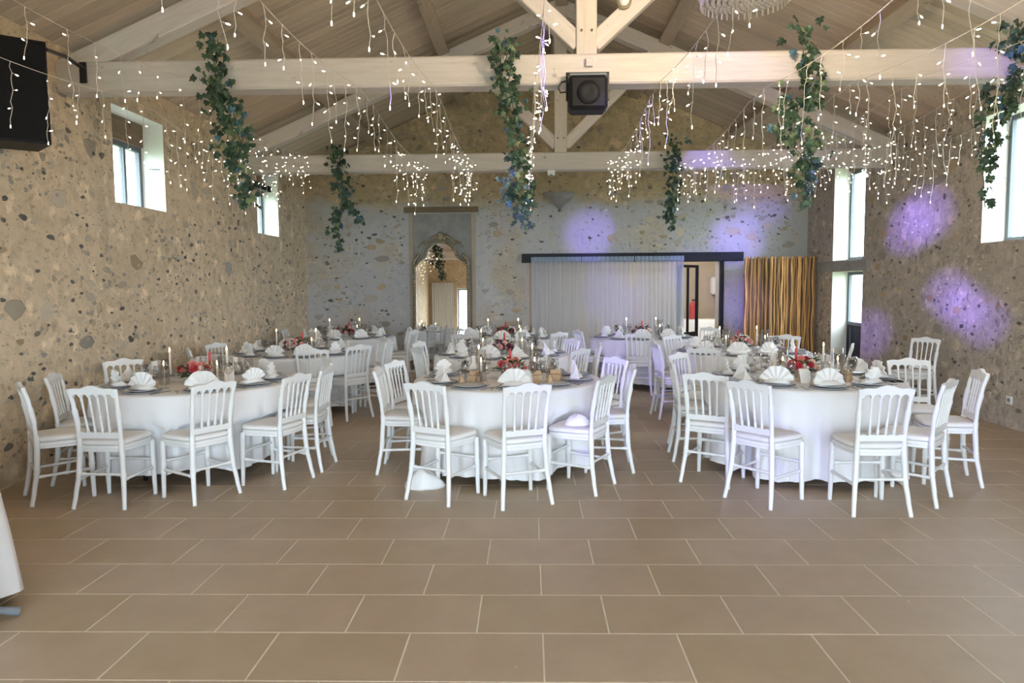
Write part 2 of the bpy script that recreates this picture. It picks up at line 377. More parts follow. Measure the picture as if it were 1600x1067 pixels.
# floor: slab in grout colour, laid with 60 x 40 cm tiles in running bond
fl = tag(obj('floor', box(XL-TH, XR+TH, YF-TH, YB+TH+4, -.2, -.0012), 'grout'), kind='structure')
g = .003
def tilegeo(w, h): 
    b = .002
    return [(-w/2,-h/2,-.004),(w/2,-h/2,-.004),(w/2,h/2,-.004),(-w/2,h/2,-.004),(-w/2,-h/2,-b),(w/2,-h/2,-b),(w/2,h/2,-b),(-w/2,h/2,-b),(-w/2+b,-h/2+b,0),(w/2-b,-h/2+b,0),(w/2-b,h/2-b,0),(-w/2+b,h/2-b,0)], \
           [(0,1,5,4),(1,2,6,5),(2,3,7,6),(3,0,4,7),(4,5,9,8),(5,6,10,9),(6,7,11,10),(7,4,8,11),(8,9,10,11)]
TD = .4025; full = newmesh('tile', tilegeo(.6-2*g, TD-2*g), 'floor_tile'); rest = []; nt = 0
for r in range(-15, 28):
    y0 = 2.74 + r*TD; y1 = min(y0+TD, YB)
    if y0 >= YB: break
    off = .05 if r % 2 == 0 else .35
    x = off - 8*.6
    while x < XR:
        a, b = max(x, XL), min(x+.6, XR)
        if b-a > .03:
            vis = y0 > 2.3 and abs((a+b)/2+.02) < (y0+TD)*.74+.5
            if vis and nt < 300:
                nt += 1
                if b-a > .599 and y1-y0 > TD-.001: link('tile', full, fl, ((a+b)/2, (y0+y1)/2, 0))
                else: obj('tile', tilegeo(b-a-2*g, y1-y0-2*g), 'floor_tile', fl, loc=((a+b)/2, (y0+y1)/2, 0))
            else: rest.append(xf(tilegeo(b-a-2*g, y1-y0-2*g), ((a+b)/2, (y0+y1)/2, 0)))
        x += .6
tag(obj('distant_tiles', join(*rest), 'floor_tile', fl), kind='stuff')

# roof: deck, boards running from eave to ridge, purlins
ZR = lambda X, off=0: RIDGE - SLOPE*abs(X-XC) - off
deck = [(XL-TH,YF-TH,ZR(XL-TH)+.05),(XC,YF-TH,RIDGE+.05),(XC,YB+TH,RIDGE+.05),(XL-TH,YB+TH,ZR(XL-TH)+.05),(XR+TH,YF-TH,ZR(XR+TH)+.05),(XR+TH,YB+TH,ZR(XR+TH)+.05)]
deck += [(x,y,z+.12) for x,y,z in deck]
ce = tag(obj('ceiling', (deck, [(0,3,2,1),(1,2,5,4),(6,7,8,9),(7,10,11,8),(0,1,7,6),(1,4,10,7),(2,3,9,8),(5,2,8,11),(3,0,6,9),(4,5,11,10)]), 'old_brown_wood'), kind='structure')
L = math.hypot(XC-XL, RIDGE-EAVE); bw = .128
bm = newmesh('board', bbox(0, L-.01, -.061, .061, 0, .022, .003), 'roof_board')
an = math.atan(SLOPE); y = .6
while y < YB-.06:
    link('board', bm, ce, (XL, y, EAVE), (0, -an, 0)); link('board', bm, ce, (2*XC-XL, y, EAVE), (0, -an, PI)); y += bw
link('board', bm, ce, (XL, YB-.062, EAVE), (0,-an,0))
for X in (-2.87, -1.26, 1.98, 3.74):
    tilt = -an if X < XC else an
    link('purlin', newmesh('purlin', bbox(-.085,.085,YF,YB-.002,-.155,-.002,.008), 'purlin_wood'), ce, (X,0,ZR(X)), (0,tilt,0))
obj('ridge_beam', bbox(XC-.08,XC+.08,YF,YB-.002,RIDGE-.24,RIDGE-.04,.008), 'purlin_wood', ce)

def bar(p, q, w, d, mat, parent, name, y):
    """bar in the XZ plane between p and q (x,z), width w in plane, depth d along y"""
    a = math.atan2(q[1]-p[1], q[0]-p[0]); Ln = math.hypot(q[0]-p[0], q[1]-p[1])
    return obj(name, bbox(0, Ln, -d/2, d/2, -w/2, w/2, .008), mat, parent, loc=(p[0],y,p[1]), rot=(0,-a,0))
def truss(y, zb, zt, xk, label, dy):
    t = thing('roof_truss', label, 'roof truss', (0,0,0))
    bm = bbox(XL-.2, XR+.2, -.11, .11, zb, zt, .015)
    obj('tie_beam', bm, 'limed_oak', t, loc=(0,y,0))
    kz = ZR(xk, .24)
    obj('king_post', bbox(xk-.09, xk+.09, y-.09, y+.09, zt-.005, kz, .008), 'limed_oak_post', t)
    for s in (-1, 1):
        xe = XL if s < 0 else XR
        e = (xe - s*.0, ZR(xe, .14+.10)); k = (xk + s*.02, ZR(XC, .14+.10))
        bar(e, k, .20, .17, 'limed_oak' if s < 0 else 'limed_oak', t, 'principal_rafter', y)
        bx = xk + s*1.35
        bar((xk+s*.06, zt+.10), (bx, ZR(bx, .30)), .15, .14, 'limed_oak', t, 'brace', y)
        obj('peg', tube([(xk+s*.045,y-.10,zt+.20),(xk+s*.045,y-.08,zt+.20)], .012, 8), 'old_brown_wood', t)
    return t
t1 = truss(6.56, 3.31, 3.57, .51, 'large limed oak roof truss nearest the camera with black lamp under it', 0)
t2 = truss(10.61, 3.21, 3.46, .46, 'second limed oak roof truss nearer the back wall', 0)
truss(2.3, 3.31, 3.57, .5, 'limed oak roof truss overhead near the camera', 0)
obj('wood_block', bbox(.50,.56,6.41,6.452,3.45,3.52,.004), 'limed_oak', t1)

# windows
def window_side(n, X, s, y0, y1, z0, z1, muls, lintel, parent_label):
    """s=+1 outward is +X"""
    t = thing('window_%d' % n, parent_label, None); t['kind'] = 'structure'
    fx0, fx1 = sorted((X, X+s*.05)); w = .055
    obj('window_frame', join(box(fx0,fx1,y0,y1,z0,z0+w), box(fx0,fx1,y0,y1,z1-w,z1), box(fx0,fx1,y0,y0+w,z0+w,z1-w), box(fx0,fx1,y1-w,y1,z0+w,z1-w)), 'grey_frame', t)
    ys = [y0+w] + list(muls) + [y1-w]
    for m in muls: obj('mullion', box(fx0,fx1,m-.022,m+.022,z0+w,z1-w), 'grey_frame', t)
    for a, b in zip(ys[:-1], ys[1:]):
        o_ = .022
        obj('pane', box(X+s*.02-.003, X+s*.02+.003, a+o_ if a != ys[0] else a, b-o_ if b != ys[-1] else b, z0+w, z1-w), 'window_glass', t)
    if lintel:
        lx0, lx1 = sorted((X-s*.03, X+s*.2)); obj('lintel', bbox(lx0,lx1,y0,y1,z1+.002,lintel,.006), 'old_brown_wood', t)
    return t
window_side(1, XL-.26, -1, 7.28, 8.30, 2.44, 3.16, (7.62, 7.95), 3.42, 'grey framed window in left wall with two bars')
window_side(2, XL-.26, -1, 11.12, 12.05, 2.40, 3.12, (11.45,11.75), 3.40, 'small grey window in left wall near the corner')
window_side(3, XR+.26, 1, 7.0, 8.36, 2.0, 3.40, (7.7,), None, 'tall window in right wall at the frame edge')
window_side(4, XR+.26, 1, 11.25, 12.36, 1.93, 3.40, (11.8,), 3.52, 'tall narrow window high in right wall')
d1 = window_side(5, XR+.26, 1, 11.25, 12.36, .85, 1.74, (11.8,), None, 'glazed upper half of right wall door')
dr = tag(bpy.data.objects.new('door_1', None), kind='structure'); COL.objects.link(dr)
obj('door_panel', bbox(XR+.26,XR+.31,11.25,12.36,0.02,.85,.006), 'dark_steel', dr); obj('door_rib', join(*[bbox(XR+.245,XR+.262,yy-.015,yy+.015,.05,.82,.004) for yy in (11.4,11.8,12.2)]), 'grey_frame', dr)
for y0,y1,X,s in ((7.28,8.30,XL,-1),(11.12,12.05,XL,-1)):
    x0, x1 = sorted((X+s*.02, X+s*.26)); 
obj('window_latch', tube([(XL-.05,8.29,2.92),(XL-.16,8.27,2.92)], .006, 6), 'grey_metal', wl); obj('window_latch', tube([(XR+.08,8.35,2.72),(XR+.22,8.33,2.72)], .006, 6), 'grey_metal', wr)
obj('shelf_ledge', bbox(XR-.02,XR+.1,11.1,13.0,1.75,1.92,.01), 'plaster_grey', wr)
# glazed doors in the front wall behind the camera
for i, (a, b, c, d) in enumerate(HF):
    t = thing('door_%d' % (i+2), 'glazed door behind the camera', None); t['kind'] = 'structure'
    y = YF-.2
    obj('door_frame', join(box(a,b,y-.03,y+.03,d-.06,d), box(a,a+.06,y-.03,y+.03,0,d-.06), box(b-.06,b,y-.03,y+.03,0,d-.06), box((a+b)/2-.04,(a+b)/2+.04,y-.03,y+.03,0,d-.06), box(a+.06,(a+b)/2-.04,y-.03,y+.03,0,.1), box((a+b)/2+.04,b-.06,y-.03,y+.03,0,.1)), 'grey_frame', t)
    for p, q in ((a+.06,(a+b)/2-.04), ((a+b)/2+.04,b-.06)): obj('pane', box(p,q,y-.004,y+.004,.1,d-.06), 'window_glass', t)
# outdoors
tag(obj('ground_outside', box(-60,60,-60,60,-.5,-.21), 'grass'), kind='structure')
tag(obj('terrace_outside', box(-12,12,-14,YF-TH-.01,-.205,-.02), 'terrace'), kind='structure')

# niche with blind doorway and the back-wall opening
tn = thing('trim_1', 'blocked doorway with timber lintel behind the mirror', None); tn['kind'] = 'structure'
obj('blocking', bbox(-2.16,-1.08,YB-.012,YB+.002,0,2.90,.003), 'plaster_grey', tn)
for x in (-2.24,-1.08): obj('jamb', bbox(x,x+.08,YB-.03,YB+.002,0,2.92,.006), 'stone_ochre' if False else 'plaster_beige', tn)
obj('lintel', bbox(-2.32,-.94,YB-.06,YB+.05,2.92,3.02,.008), 'old_brown_wood', tn)
lt = tag(obj('trim_2', bbox(-.14,3.93,YB-.10,YB+.25,1.975,2.14,.008), 'dark_steel'), kind='structure')
ds = thing('door_5', 'dark steel door frame beside the curtains', None); ds['kind'] = 'structure'
obj('door_frame', bbox(3.53,3.59,YB-.06,YB+.06,0,1.975,.004), 'dark_steel', ds)
lf = obj('door_leaf', join(box(-.025,.025,0,.045,0,1.9), box(.66,.71,0,.045,0,1.9), box(.32,.36,.005,.04,.62,1.86), box(.025,.66,0,.045,1.85,1.9), box(.025,.66,0,.045,0,.62)), 'dark_steel', ds, loc=(2.80,YB+.06,0.02), rot=(0,0,math.radians(48)))
obj('pane', box(.025,.32,.018,.026,.62,1.85), 'window_glass', lf); obj('pane', box(.36,.66,.018,.026,.62,1.85), 'window_glass', lf)
# room behind the opening
yb2 = YB+TH
tag(obj('wall_annex', join(box(-1.0,5.6,yb2+3.6,yb2+3.75,0,3.0), box(-1.15,-1.0,yb2,yb2+3.75,0,3.0), box(5.6,5.75,yb2,yb2+3.75,0,3.0)), 'plaster_beige'), kind='structure')
tag(obj('ceiling_annex', box(-1.15,5.75,yb2,yb2+3.75,2.9,3.05), 'plaster_white'), kind='structure')
# annex contents seen through the doorway, and a ceiling lamp added as fill light
al = thing('annex_fill_lamp', 'added round fill lamp lighting the room behind the curtains', 'lamp', (3.0, yb2+1.6, 2.9))
obj('lamp_base', xf(lathe([(.16,-.02),(.16,0)], 20)), 'white_plastic', al); obj('lamp_shade', lathe([(.001,-.10),(.08,-.09),(.14,-.055),(.155,-.02)], 20), 'lamp_glow', al, True)
ld = bpy.data.lights.new('annex_fill_light', 'POINT'); ld.energy = 60; ld.color = (1.0,.94,.86); ld.shadow_soft_size = .15
lo = bpy.data.objects.new('annex_fill_light', ld); COL.objects.link(lo); lo.location = (3.0, yb2+1.6, 2.6)
tt = thing('side_table', 'cloth covered side table in the room behind the door', 'table', (4.1, yb2+2.7, 0))
obj('table_top', bbox(-.7,.7,-.35,.35,.70,.74), 'limed_oak', tt)
for sx in (-1,1):
    for sy in (-1,1): obj('leg', bbox(sx*.62-.025,sx*.62+.025,sy*.28-.025,sy*.28+.025,0,.70), 'black_metal', tt)
V = [];F = []
for i, (zz, gr) in enumerate(((.748,0),(.745,.01),(.5,.02),(.3,.03))):
    for k in range(48):
        a = 2*PI*k/48; q = max(abs(math.cos(a))/.72, abs(math.sin(a))/.37); w = gr*(1+math.sin(9*a)) if i > 1 else gr
        V.append((math.cos(a)/q*(1+w*.4), math.sin(a)/q*(1+w*.4), zz))
F = [(i*48+k,i*48+(k+1)%48,(i+1)*48+(k+1)%48,(i+1)*48+k) for i in range(3) for k in range(48)] + [tuple(range(47,-1,-1))]
tag(obj('tablecloth', (V,F), 'napkin', None, True, loc=(4.1,yb2+2.7,0)), 'white cloth over the side table behind the door', 'tablecloth')
hb = thing('towel_dispenser', 'white wall mounted paper dispenser seen through the doorway', 'dispenser', (4.55, yb2+3.6, 1.30))
obj('case', bbox(-.20,.20,-.22,-.005,0,.42,.03), 'white_plastic', hb); obj('slot', bbox(-.12,.12,-.225,-.20,.02,.05,.002), 'grey_metal', hb)
ex = thing('red_object', 'red bottle-like object seen through the narrow door opening', 'object', (3.75, yb2+2.75, .748))  # red bottle-like object, given the shape of an extinguisher
obj('cylinder', lathe([(.001,0),(.07,0),(.075,.02),(.075,.30),(.06,.36),(.025,.39),(.025,.42),(.001,.42)], 16), 'rose_red', ex, True); obj('handle', bbox(-.02,.10,-.012,.012,.42,.46), 'black_metal', ex); obj('hose', tube([(.03,0,.42),(.11,0,.40),(.115,0,.25),(.10,0,.12)], .012, 6), 'black_metal', ex)

# ================================================================ chairs
def rings(z, zs, amp=.25, w=.006): return 1+sum(amp*math.exp(-((z-q)/w)**2) for q in zs)
def post_path(s):
    key = [(0,.190,-.225),(.10,.180,-.205),(.25,.165,-.180),(.45,.155,-.170),(.60,.157,-.180),(.75,.163,-.205),(.865,.170,-.235)]
    pts=[]; rad=[]
    zs=[i*.865/60 for i in range(61)]
    for z in zs:
        for a,b in zip(key[:-1],key[1:]):
            if a[0]<=z<=b[0]+1e-9:
                t=(z-a[0])/(b[0]-a[0]); t2=t*t*(3-2*t)*.4+t*.6; pts.append((s*lerp(a[1],b[1],t2), lerp(a[2],b[2],t2), z)); break
        r=.0155 if z>.5 else lerp(.0150,.0205,min(1,z/.35))
        rad.append(r*rings(z,(.235,.255,.60,.615,.63,.645,.66,.675,.69,.705),.36,.0058))
    return tube(pts,rad,8)
def turned(p, q, r, bumps, n=26, seg=6):
    p=Vector(p); q=Vector(q); pts=[p.lerp(q,i/n) for i in range(n+1)]
    return tube(pts,[r*(1+sum(a*math.exp(-((i/n-b)/.022)**2) for b,a in bumps)) for i in range(n+1)],seg)
def make_chair():
    t = thing('napoleon_chair', 'white chair', 'chair')
    for s in (-1,1): obj('rear_leg', post_path(s), 'chair_white', t, True)
    for s in (-1,1):
        pts=[(s*lerp(.185,.178,i/24),lerp(.172,.165,i/24),i*.43/24) for i in range(25)]
        obj('front_leg', tube(pts,[lerp(.0150,.0205,min(1,i/16))*rings(i*.43/24,(.22,.25,.39),.25,.007) for i in range(25)],8), 'chair_white', t, True)
    # seat frame and cushion outlines
    out=[]
    for k in range(32):
        a=2*PI*k/32; c,s_=math.cos(a),math.sin(a); e=.42
        x=math.copysign(abs(c)**e,c); y=math.copysign(abs(s_)**e,s_); w=lerp(.172,.208,(y+1)/2); out.append((x*w, y*.19+.0))
    def slab(levels):
        V=[];F=[]
        for sc,z in levels: V+=[(x*sc,y*sc,z) for x,y in out]
        n=32
        for i in range(len(levels)-1): F+=[(i*n+k,i*n+(k+1)%n,(i+1)*n+(k+1)%n,(i+1)*n+k) for k in range(n)]
        F.append(tuple(range(n-1,-1,-1))); F.append(tuple((len(levels)-1)*n+k for k in range(n))); return V,F
    obj('seat_frame', slab([(.94,.405),(.97,.408),(.97,.425),(1.0,.43),(1.0,.448),(.98,.452)]), 'chair_white', t)
    obj('cushion', slab([(.95,.453),(1.0,.460),(1.015,.470),(1.0,.482),(.93,.490),(.75,.495),(.35,.497)]), 'cushion_white', t, True)
    # crest rail, five arches below, shoulders above
    top=[]; N=40
    for i in range(N+1):
        x=-.178+.356*i/N; u=abs(x)/.178
        z=.868+.020*math.exp(-(u/.42)**4)+.004*math.cos(u*9)-(.012 if u>.96 else 0); top.append((x,z))
    edges=[-.152,-.0915,-.0305,.0305,.0915,.152]; bot=[(-.178,.842),(-.170,.812),(-.158,.803)]
    for a,b in zip(edges[:-1],edges[1:]):
        m=(a+b)/2; h=(b-a)/2-.006
        for j in range(9):
            q=PI-PI*j/8; bot.append((m+h*math.cos(q), .806+h*.95*math.sin(q)))
    bot+=[(.158,.803),(.170,.812),(.178,.842)]
    poly=bot+top[::-1]
    g1=prism_xz(poly,-.013,.013)
    sh=lambda g: ([(x,y-.235-(z-.865)*-.25*-1 if False else y-.232-(z-.85)*.22,z) for x,y,z in g[0]],g[1])
    obj('crest_rail', sh(g1), 'chair_white', t)
    lowp=[(-.158,.505)]+[(-.158+.316*i/30,.545+.006*abs(math.sin(5*PI*i/30))) for i in range(31)]+[(.158,.505)]
    obj('lower_rail', ([(x,y-.174-(z-.5)*.1,z) for x,y,z in prism_xz(lowp[::-1],-.011,.011)[0]],prism_xz(lowp[::-1],-.011,.011)[1]), 'chair_white', t)
    for xb,xt in ((-.080,-.0915),(-.027,-.0305),(.027,.0305),(.080,.0915)):
        obj('spindle', turned((xb,-.178,.545),(xt,-.224,.815),.0085,[(.06,.5),(.12,.35),(.5,-.2),(.28,.45),(.9,.35)]), 'chair_white', t, True)
    b=[(.06,.6),(.12,.4),(.88,.4),(.94,.6),(.5,.25)]
    obj('stretcher', turned((-.165,-.182,.245),(.165,-.182,.245),.0105,b), 'chair_white', t, True)
    obj('stretcher', turned((-.18,.168,.275),(.18,.168,.275),.0105,b), 'chair_white', t, True)
    for s in (-1,1): obj('stretcher', turned((s*.168,-.186,.205),(s*.181,.168,.215),.0105,b), 'chair_white', t, True)
    return t
CH = [ # rear feet midpoint, facing, table index, label
 (-3.71,5.17,.27,.24,0,'white chair nearest the left wall, seen from its back corner, at front left table'),
 (-3.85,5.74,.95,.3,0,'white chair against left wall behind the leftmost chair of front left table'),
 (-3.07,4.97,.05,1,0,'creamy white chair with its back squarely to camera at front left table'),
 (-2.34,5.20,-.85,.53,0,'white chair turned leftward, second from right in front of front left table'),
 (-1.87,5.62,-.95,.31,0,'white chair at right front of front left table beside the aisle'),
 (-1.78,6.14,-1,.05,0,'white chair seen edge-on at right side of front left table'),
 (-1.95,6.74,-.9,-.45,0,'white chair at far right of front left table, behind the edge-on one'),
 (-3.93,6.85,.7,-.7,0,'white chair behind the left napkins of front left table, facing camera'),
 (-3.22,7.22,.25,-1,0,'white chair on the far side of front left table near its candles'),
 (-3.86,8.10,.85,.5,1,'small white chair by the left wall at near side of second left table'),
 (-3.86,8.80,.9,-.3,1,'small white chair by the left wall at middle of second left table'),
 (-2.42,7.92,-.3,.95,1,'white chair with its back to camera in front of second left table'),
 (-2.03,8.40,-.75,.62,1,'white chair at right front corner of second left table'),
 (-1.80,9.02,-1,.1,1,'white chair seen edge-on right of second left table'),
 (-2.0,9.62,-.8,-.5,1,'white chair at far right of second left table'),
 (-2.02,11.85,-.9,-.3,2,'white chair right of the far left table, its back toward the mirror'),
 (-1.83,11.15,-1,.25,2,'white chair nearest the mirror, seen nearly edge-on'),
 (-3.95,11.6,.95,.1,2,'small white chair in the far left corner by the wall'),
 (-1.26,6.06,1,.02,3,'white chair seen edge-on at left side of front centre table'),
 (-1.22,6.58,.93,-.3,3,'white chair at left of front centre table behind the edge-on one'),
 (-.74,5.11,.48,.88,3,'white chair at left front of front centre table, white bag behind its legs'),
 (-.03,5.01,-.38,.92,3,'white chair back to camera before the fan napkin of front centre table'),
 (.55,5.43,-.88,.47,3,'white chair at right front of front centre table with napkin on its seat'),
 (.84,6.10,-1,.05,3,'white chair seen edge-on at right side of front centre table'),
 (.78,6.76,-.85,-.5,3,'white chair at far right of front centre table, angled toward camera'),
 (.52,7.72,-.8,.6,4,'white chair at right front of second centre table'),
 (.50,9.10,-.85,-.45,4,'white chair at far right of second centre table'),
 (-1.34,8.85,.95,-.25,4,'white chair at far left of second centre table'),
 (-1.22,7.95,.85,.5,4,'white chair at near left of second centre table'),
 (.78,8.40,-1,.0,4,'white chair seen edge-on right of second centre table before the curtains'),
 (-.95,10.10,.5,.86,5,'white chair with its back to camera at far centre table below the mirror'),
 (.40,10.40,-.7,.7,5,'white chair at right front of far centre table before the curtain'),
 (1.30,6.48,1,-.08,6,'white chair seen edge-on at left side of front right table'),
 (1.50,7.16,.75,-.65,6,'white chair at far left of front right table behind the edge-on one'),
 (1.36,5.56,.55,.84,6,'white chair left front of front right table, half hidden by the next chair'),
 (1.56,5.09,.78,.62,6,'white chair with violet lit legs at left front of front right table'),
 (2.35,4.80,0,1,6,'white chair with its back squarely to camera at front right table'),
 (2.92,5.11,-.73,.68,6,'white chair seen from its back corner at right front of front right table'),
 (3.46,5.65,-.96,.27,6,'rightmost white chair, beside the front right table and the open floor'),
 (3.38,6.46,-.15,-1,6,'white chair behind the sunglasses at right of front right table, facing camera'),
 (4.84,8.94,-.85,-.5,9,'lone white chair standing against the right stone wall'),
 (1.58,9.02,1,-.1,7,'white chair at left of second right table, farther of the overlapping pair'),
 (1.50,8.48,1,.1,7,'white chair at left of second right table, nearer of the overlapping pair'),
 (1.92,9.66,.6,-.8,7,'white chair at far left of second right table'),
 (1.86,7.72,.5,.86,7,'white chair with its back to camera at left front of second right table'),
 (3.36,9.52,-.6,-.8,7,'white chair in front of the wooden pole panel, facing camera'),
 (3.56,8.10,-.9,.4,7,'white chair right of second right table by the window reveal'),
 (1.52,10.12,.15,1,8,'white chair with its back to camera in front of far right table'),
 (.75,10.85,.93,.3,8,'white chair at left of far right table before the curtain'),
 (2.80,11.35,-.8,-.6,8,'white chair at right of far right table in front of the doorway'),
]
chair0 = make_chair(); CHL = []
for i,(x,y,dx,dy,tb,lab) in enumerate(CH):
    n=math.hypot(dx,dy); dx/=n; dy/=n
    c = chair0 if i == 0 else copy_tree(chair0)
    ox, oy = x+dx*.20, y+dy*.20; rz = math.atan2(dy,dx)-PI/2
    c.location=(ox,oy,0); c.rotation_euler=(0,0,rz); tag(c,lab,'chair','white chairs around the tables'); CHL.append((ox,oy,dx,dy,tb))

# ================================================================ tables
TB = [(-2.9,6.18,.81,.13,'front left table'),(-2.9,8.85,.80,.10,'second left table'),(-3.0,11.6,.80,.10,'far left table'),
      (-.2,6.3,.81,.07,'front centre table'),(-.33,8.55,.80,.10,'second centre table'),(-.4,11.2,.80,.10,'far centre table'),
      (2.35,6.25,.81,.06,'front right table'),(2.55,8.75,.80,.10,'second right table'),(1.75,11.2,.80,.10,'far right table'),
      (-3.30,3.05,.735,.05,'table at the left frame edge')]
TH_ = .745
def make_cloth(i):
    cx,cy,R,hem,nm = TB[i]; n=144; V=[(0,0,TH_+.003)]; F=[]; rg=random.Random(50+i)
    ph=[rg.uniform(0,6.28) for _ in range(4)]
    prof=[(.3,TH_+.003),(.6,TH_+.003),(R-.01,TH_+.003),(R+.004,TH_-.002),(R+.010,TH_-.015)]+[(R+.012+.05*j/13,lerp(TH_-.03,hem,j/13)) for j in range(14)]
    ch=[(ox,oy,dx,dy) for ox,oy,dx,dy,tb in CHL if math.hypot(ox-cx,oy-cy)<1.5]
    for j,(r,z) in enumerate(prof):
        k=max(0,(j-4)/14)
        for a_ in range(n):
            a=2*PI*a_/n
            w=(.6*math.sin(11*a+ph[0])+.5*math.sin(17*a+ph[1])+.35*math.sin(27*a+ph[2]))
            sharp=math.copysign(abs(w)**.8,w)
            rr=r+sharp*.040*k**.8 if j>4 else r
            x=rr*math.cos(a); y=rr*math.sin(a); zz=z+(.018*math.sin(5*a+ph[3])*k if k>0 else 0)
            if j>5:
                for ox,oy,dx,dy in ch:
                    for _ in (0,):
                        lx=(cx+x-ox)*dy-(cy+y-oy)*dx; ly=(cx+x-ox)*dx+(cy+y-oy)*dy
                        fall=max(0,min(1,(.30-abs(lx))/.08))
                        lim=.245 if z<.52 else -.5
                        soft=max(0,min(1,(.56-z)/.06))
                        if fall>0 and soft>0 and -.35<ly<lim:
                            push=(.245-ly)*fall*soft; x+=dx*push; y+=dy*push
            if j>6:
                rp=.017*min(1,(j-6)/6)*(math.sin(31*a+ph[1])+.6*math.sin(47*a+ph[0])); x+=rp*math.cos(a); y+=rp*math.sin(a)
            V.append((x,y,max(zz,.012)))
    F+=[(0,1+k,1+(k+1)%n) for k in range(n)]
    for j in range(len(prof)-1):
        b=1+j*n; F+=[(b+k,b+n+k,b+n+(k+1)%n,b+(k+1)%n) for k in range(n)]
    o=obj('tablecloth',(V,F),'tablecloth',None,True,loc=(cx,cy,0))
    tag(o,'white floor-length cloth draped over the '+nm,'tablecloth','white round tablecloths')
for i,(cx,cy,R,hem,nm) in enumerate(TB):
    t=thing('round_table','round folding table with black legs under the cloth of '+nm,'table',(cx,cy,0),0,'round banquet tables')
    obj('table_top',lathe([(R-.03,TH_-.03),(R-.012,TH_-.028),(R-.012,TH_-.002),(R-.03,TH_)],40),'limed_oak',t)
    for k in range(4):
        a=PI/4+k*PI/2+(.3 if i==0 else 0); 
        rr=.53
        obj('leg',tube([(rr*math.cos(a),rr*math.sin(a),0),(rr*math.cos(a)*.95,rr*math.sin(a)*.95,TH_-.03)],.016,8),'grey_metal' if i==9 else 'black_metal',t,True)
    make_cloth(i)
obj('foot',tube([(.835,.25,.022),(.77,.2,.05),(.5,.05,.12)],[.022,.018,.015],8),'grey_metal',t,True)

# ---- tableware prototypes
ZT = TH_+.0035
def proto(name, build):
    t=thing(name,name.replace('_',' '),name.replace('_',' ')); build(t); return t
P={}
def b_plate(t):
    obj('charger',lathe([(.001,0),(.10,0),(.145,.008),(.15,.012),(.146,.014),(.10,.006),(.001,.006)],28),'plate_rim',t,True)
    obj('dish',lathe([(.001,.008),(.08,.008),(.12,.020),(.13,.024),(.127,.026),(.085,.013),(.001,.012)],28),'plate_grey',t,True)
P['plate']=proto('dinner_plate',b_plate)
def fan_geo(R,n,spread,amp,lean,seed):
    rg=random.Random(seed); V=[];F=[]
    for lay in (0,1):
        for j,rr in enumerate((.12,.45,.8,1.0)):
            for k in range(2*n+1):
                a=PI/2-spread+2*spread*k/(2*n); z=(1 if k%2 else -1)*amp*rr*(1-.25*lay)
                q=R*rr*(1+.03*math.sin(k*1.7+seed))
                V.append((q*math.cos(a), z+(.006 if lay else -.006)+lean*q*math.sin(a), max(0,q*math.sin(a))))
    m=2*n+1
    for lay in (0,1):
        for j in range(3):
            for k in range(2*n):
                b=lay*4*m+j*m+k; q=(b,b+1,b+m+1,b+m); F.append(q if lay else q[::-1])
    for k in range(2*n): b=3*m+k; F.append((b,b+1,b+1+4*m,b+4*m))
    return V,F
def b_fan(seed,R,spread,lean):
    def f(t):
        obj('pleats',fan_geo(R,6,spread,.011,lean,seed),'napkin',t)
        obj('fold',([(-.10,-.045,.0),(.10,-.045,.0),(.105,.05,.0),(-.105,.05,.0),(-.06,-.02,.03),(.06,-.02,.03),(.055,.02,.04),(-.055,.02,.04)],[(0,1,5,4),(1,2,6,5),(2,3,7,6),(3,0,4,7),(4,5,6,7),(3,2,1,0)]),'napkin',t,True)
    return f
P['fan0']=proto('fan_napkin',b_fan(1,.135,1.35,.10)); P['fan1']=proto('fan_napkin',b_fan(2,.125,1.15,-.12)); P['fan2']=proto('fan_napkin',b_fan(5,.13,1.5,.18))
def b_sail(t):
    obj('sail',([(-.08,-.04,0),(.09,-.03,0),(.06,.06,0),(-.05,.05,0),(-.03,.0,.118),(-.01,.015,.122),(.05,.01,.07),(-.07,.0,.06)],[(0,1,6,4),(1,2,6),(2,3,5),(2,5,6),(3,0,7),(0,4,7),(3,7,5),(7,4,5),(4,6,5),(3,2,1,0)]),'napkin',t)
    obj('flap',([(.0,-.05,.002),(.12,-.04,.002),(.10,.05,.002),(.02,.05,.03),(.06,0,.05)],[(0,1,4),(1,2,4),(2,3,4),(3,0,4),(3,2,1,0)]),'napkin',t)
P['sail']=proto('folded_napkin',b_sail)
def b_wine(t):
    obj('bowl',lathe([(.004,.085),(.018,.092),(.034,.115),(.037,.145),(.031,.185),(.030,.185),(.0355,.145),(.033,.117),(.017,.095),(.001,.090)],14),'clear_glass',t,True)
    obj('stem',lathe([(.032,0),(.030,.003),(.008,.008),(.0035,.02),(.0035,.085),(.006,.090)],12),'clear_glass',t,True)
P['wine']=proto('wine_glass',b_wine)
def b_tumbler(t):
    obj('cup',lathe([(.024,0),(.030,.01),(.034,.105),(.0325,.105),(.028,.012),(.001,.010)],14),'clear_glass',t,True)
P['tumbler']=proto('water_glass',b_tumbler)
def b_fork(t):
    obj('handle',bbox(-.006,.006,-.10,.03,.001,.004,.001),'cutlery_steel',t)
    obj('tines',join(bbox(-.012,.012,.03,.055,.002,.005,.001),*[bbox(-.011+.0075*k-.0015,-.011+.0075*k+.0015,.055,.09,.003,.005,.0005) for k in range(4)]),'cutlery_steel',t)
P['fork']=proto('fork',b_fork)
def b_knife(t):
    obj('handle',bbox(-.007,.007,-.11,0,.001,.006,.002),'cutlery_steel',t); obj('blade',prism_xz([(-.007,0),(.007,0),(.009,.06),(.004,.11),(-.007,.10)],.001,.003),'cutlery_steel',t,rot=(-PI/2,0,0),loc=(0,0,.0045))
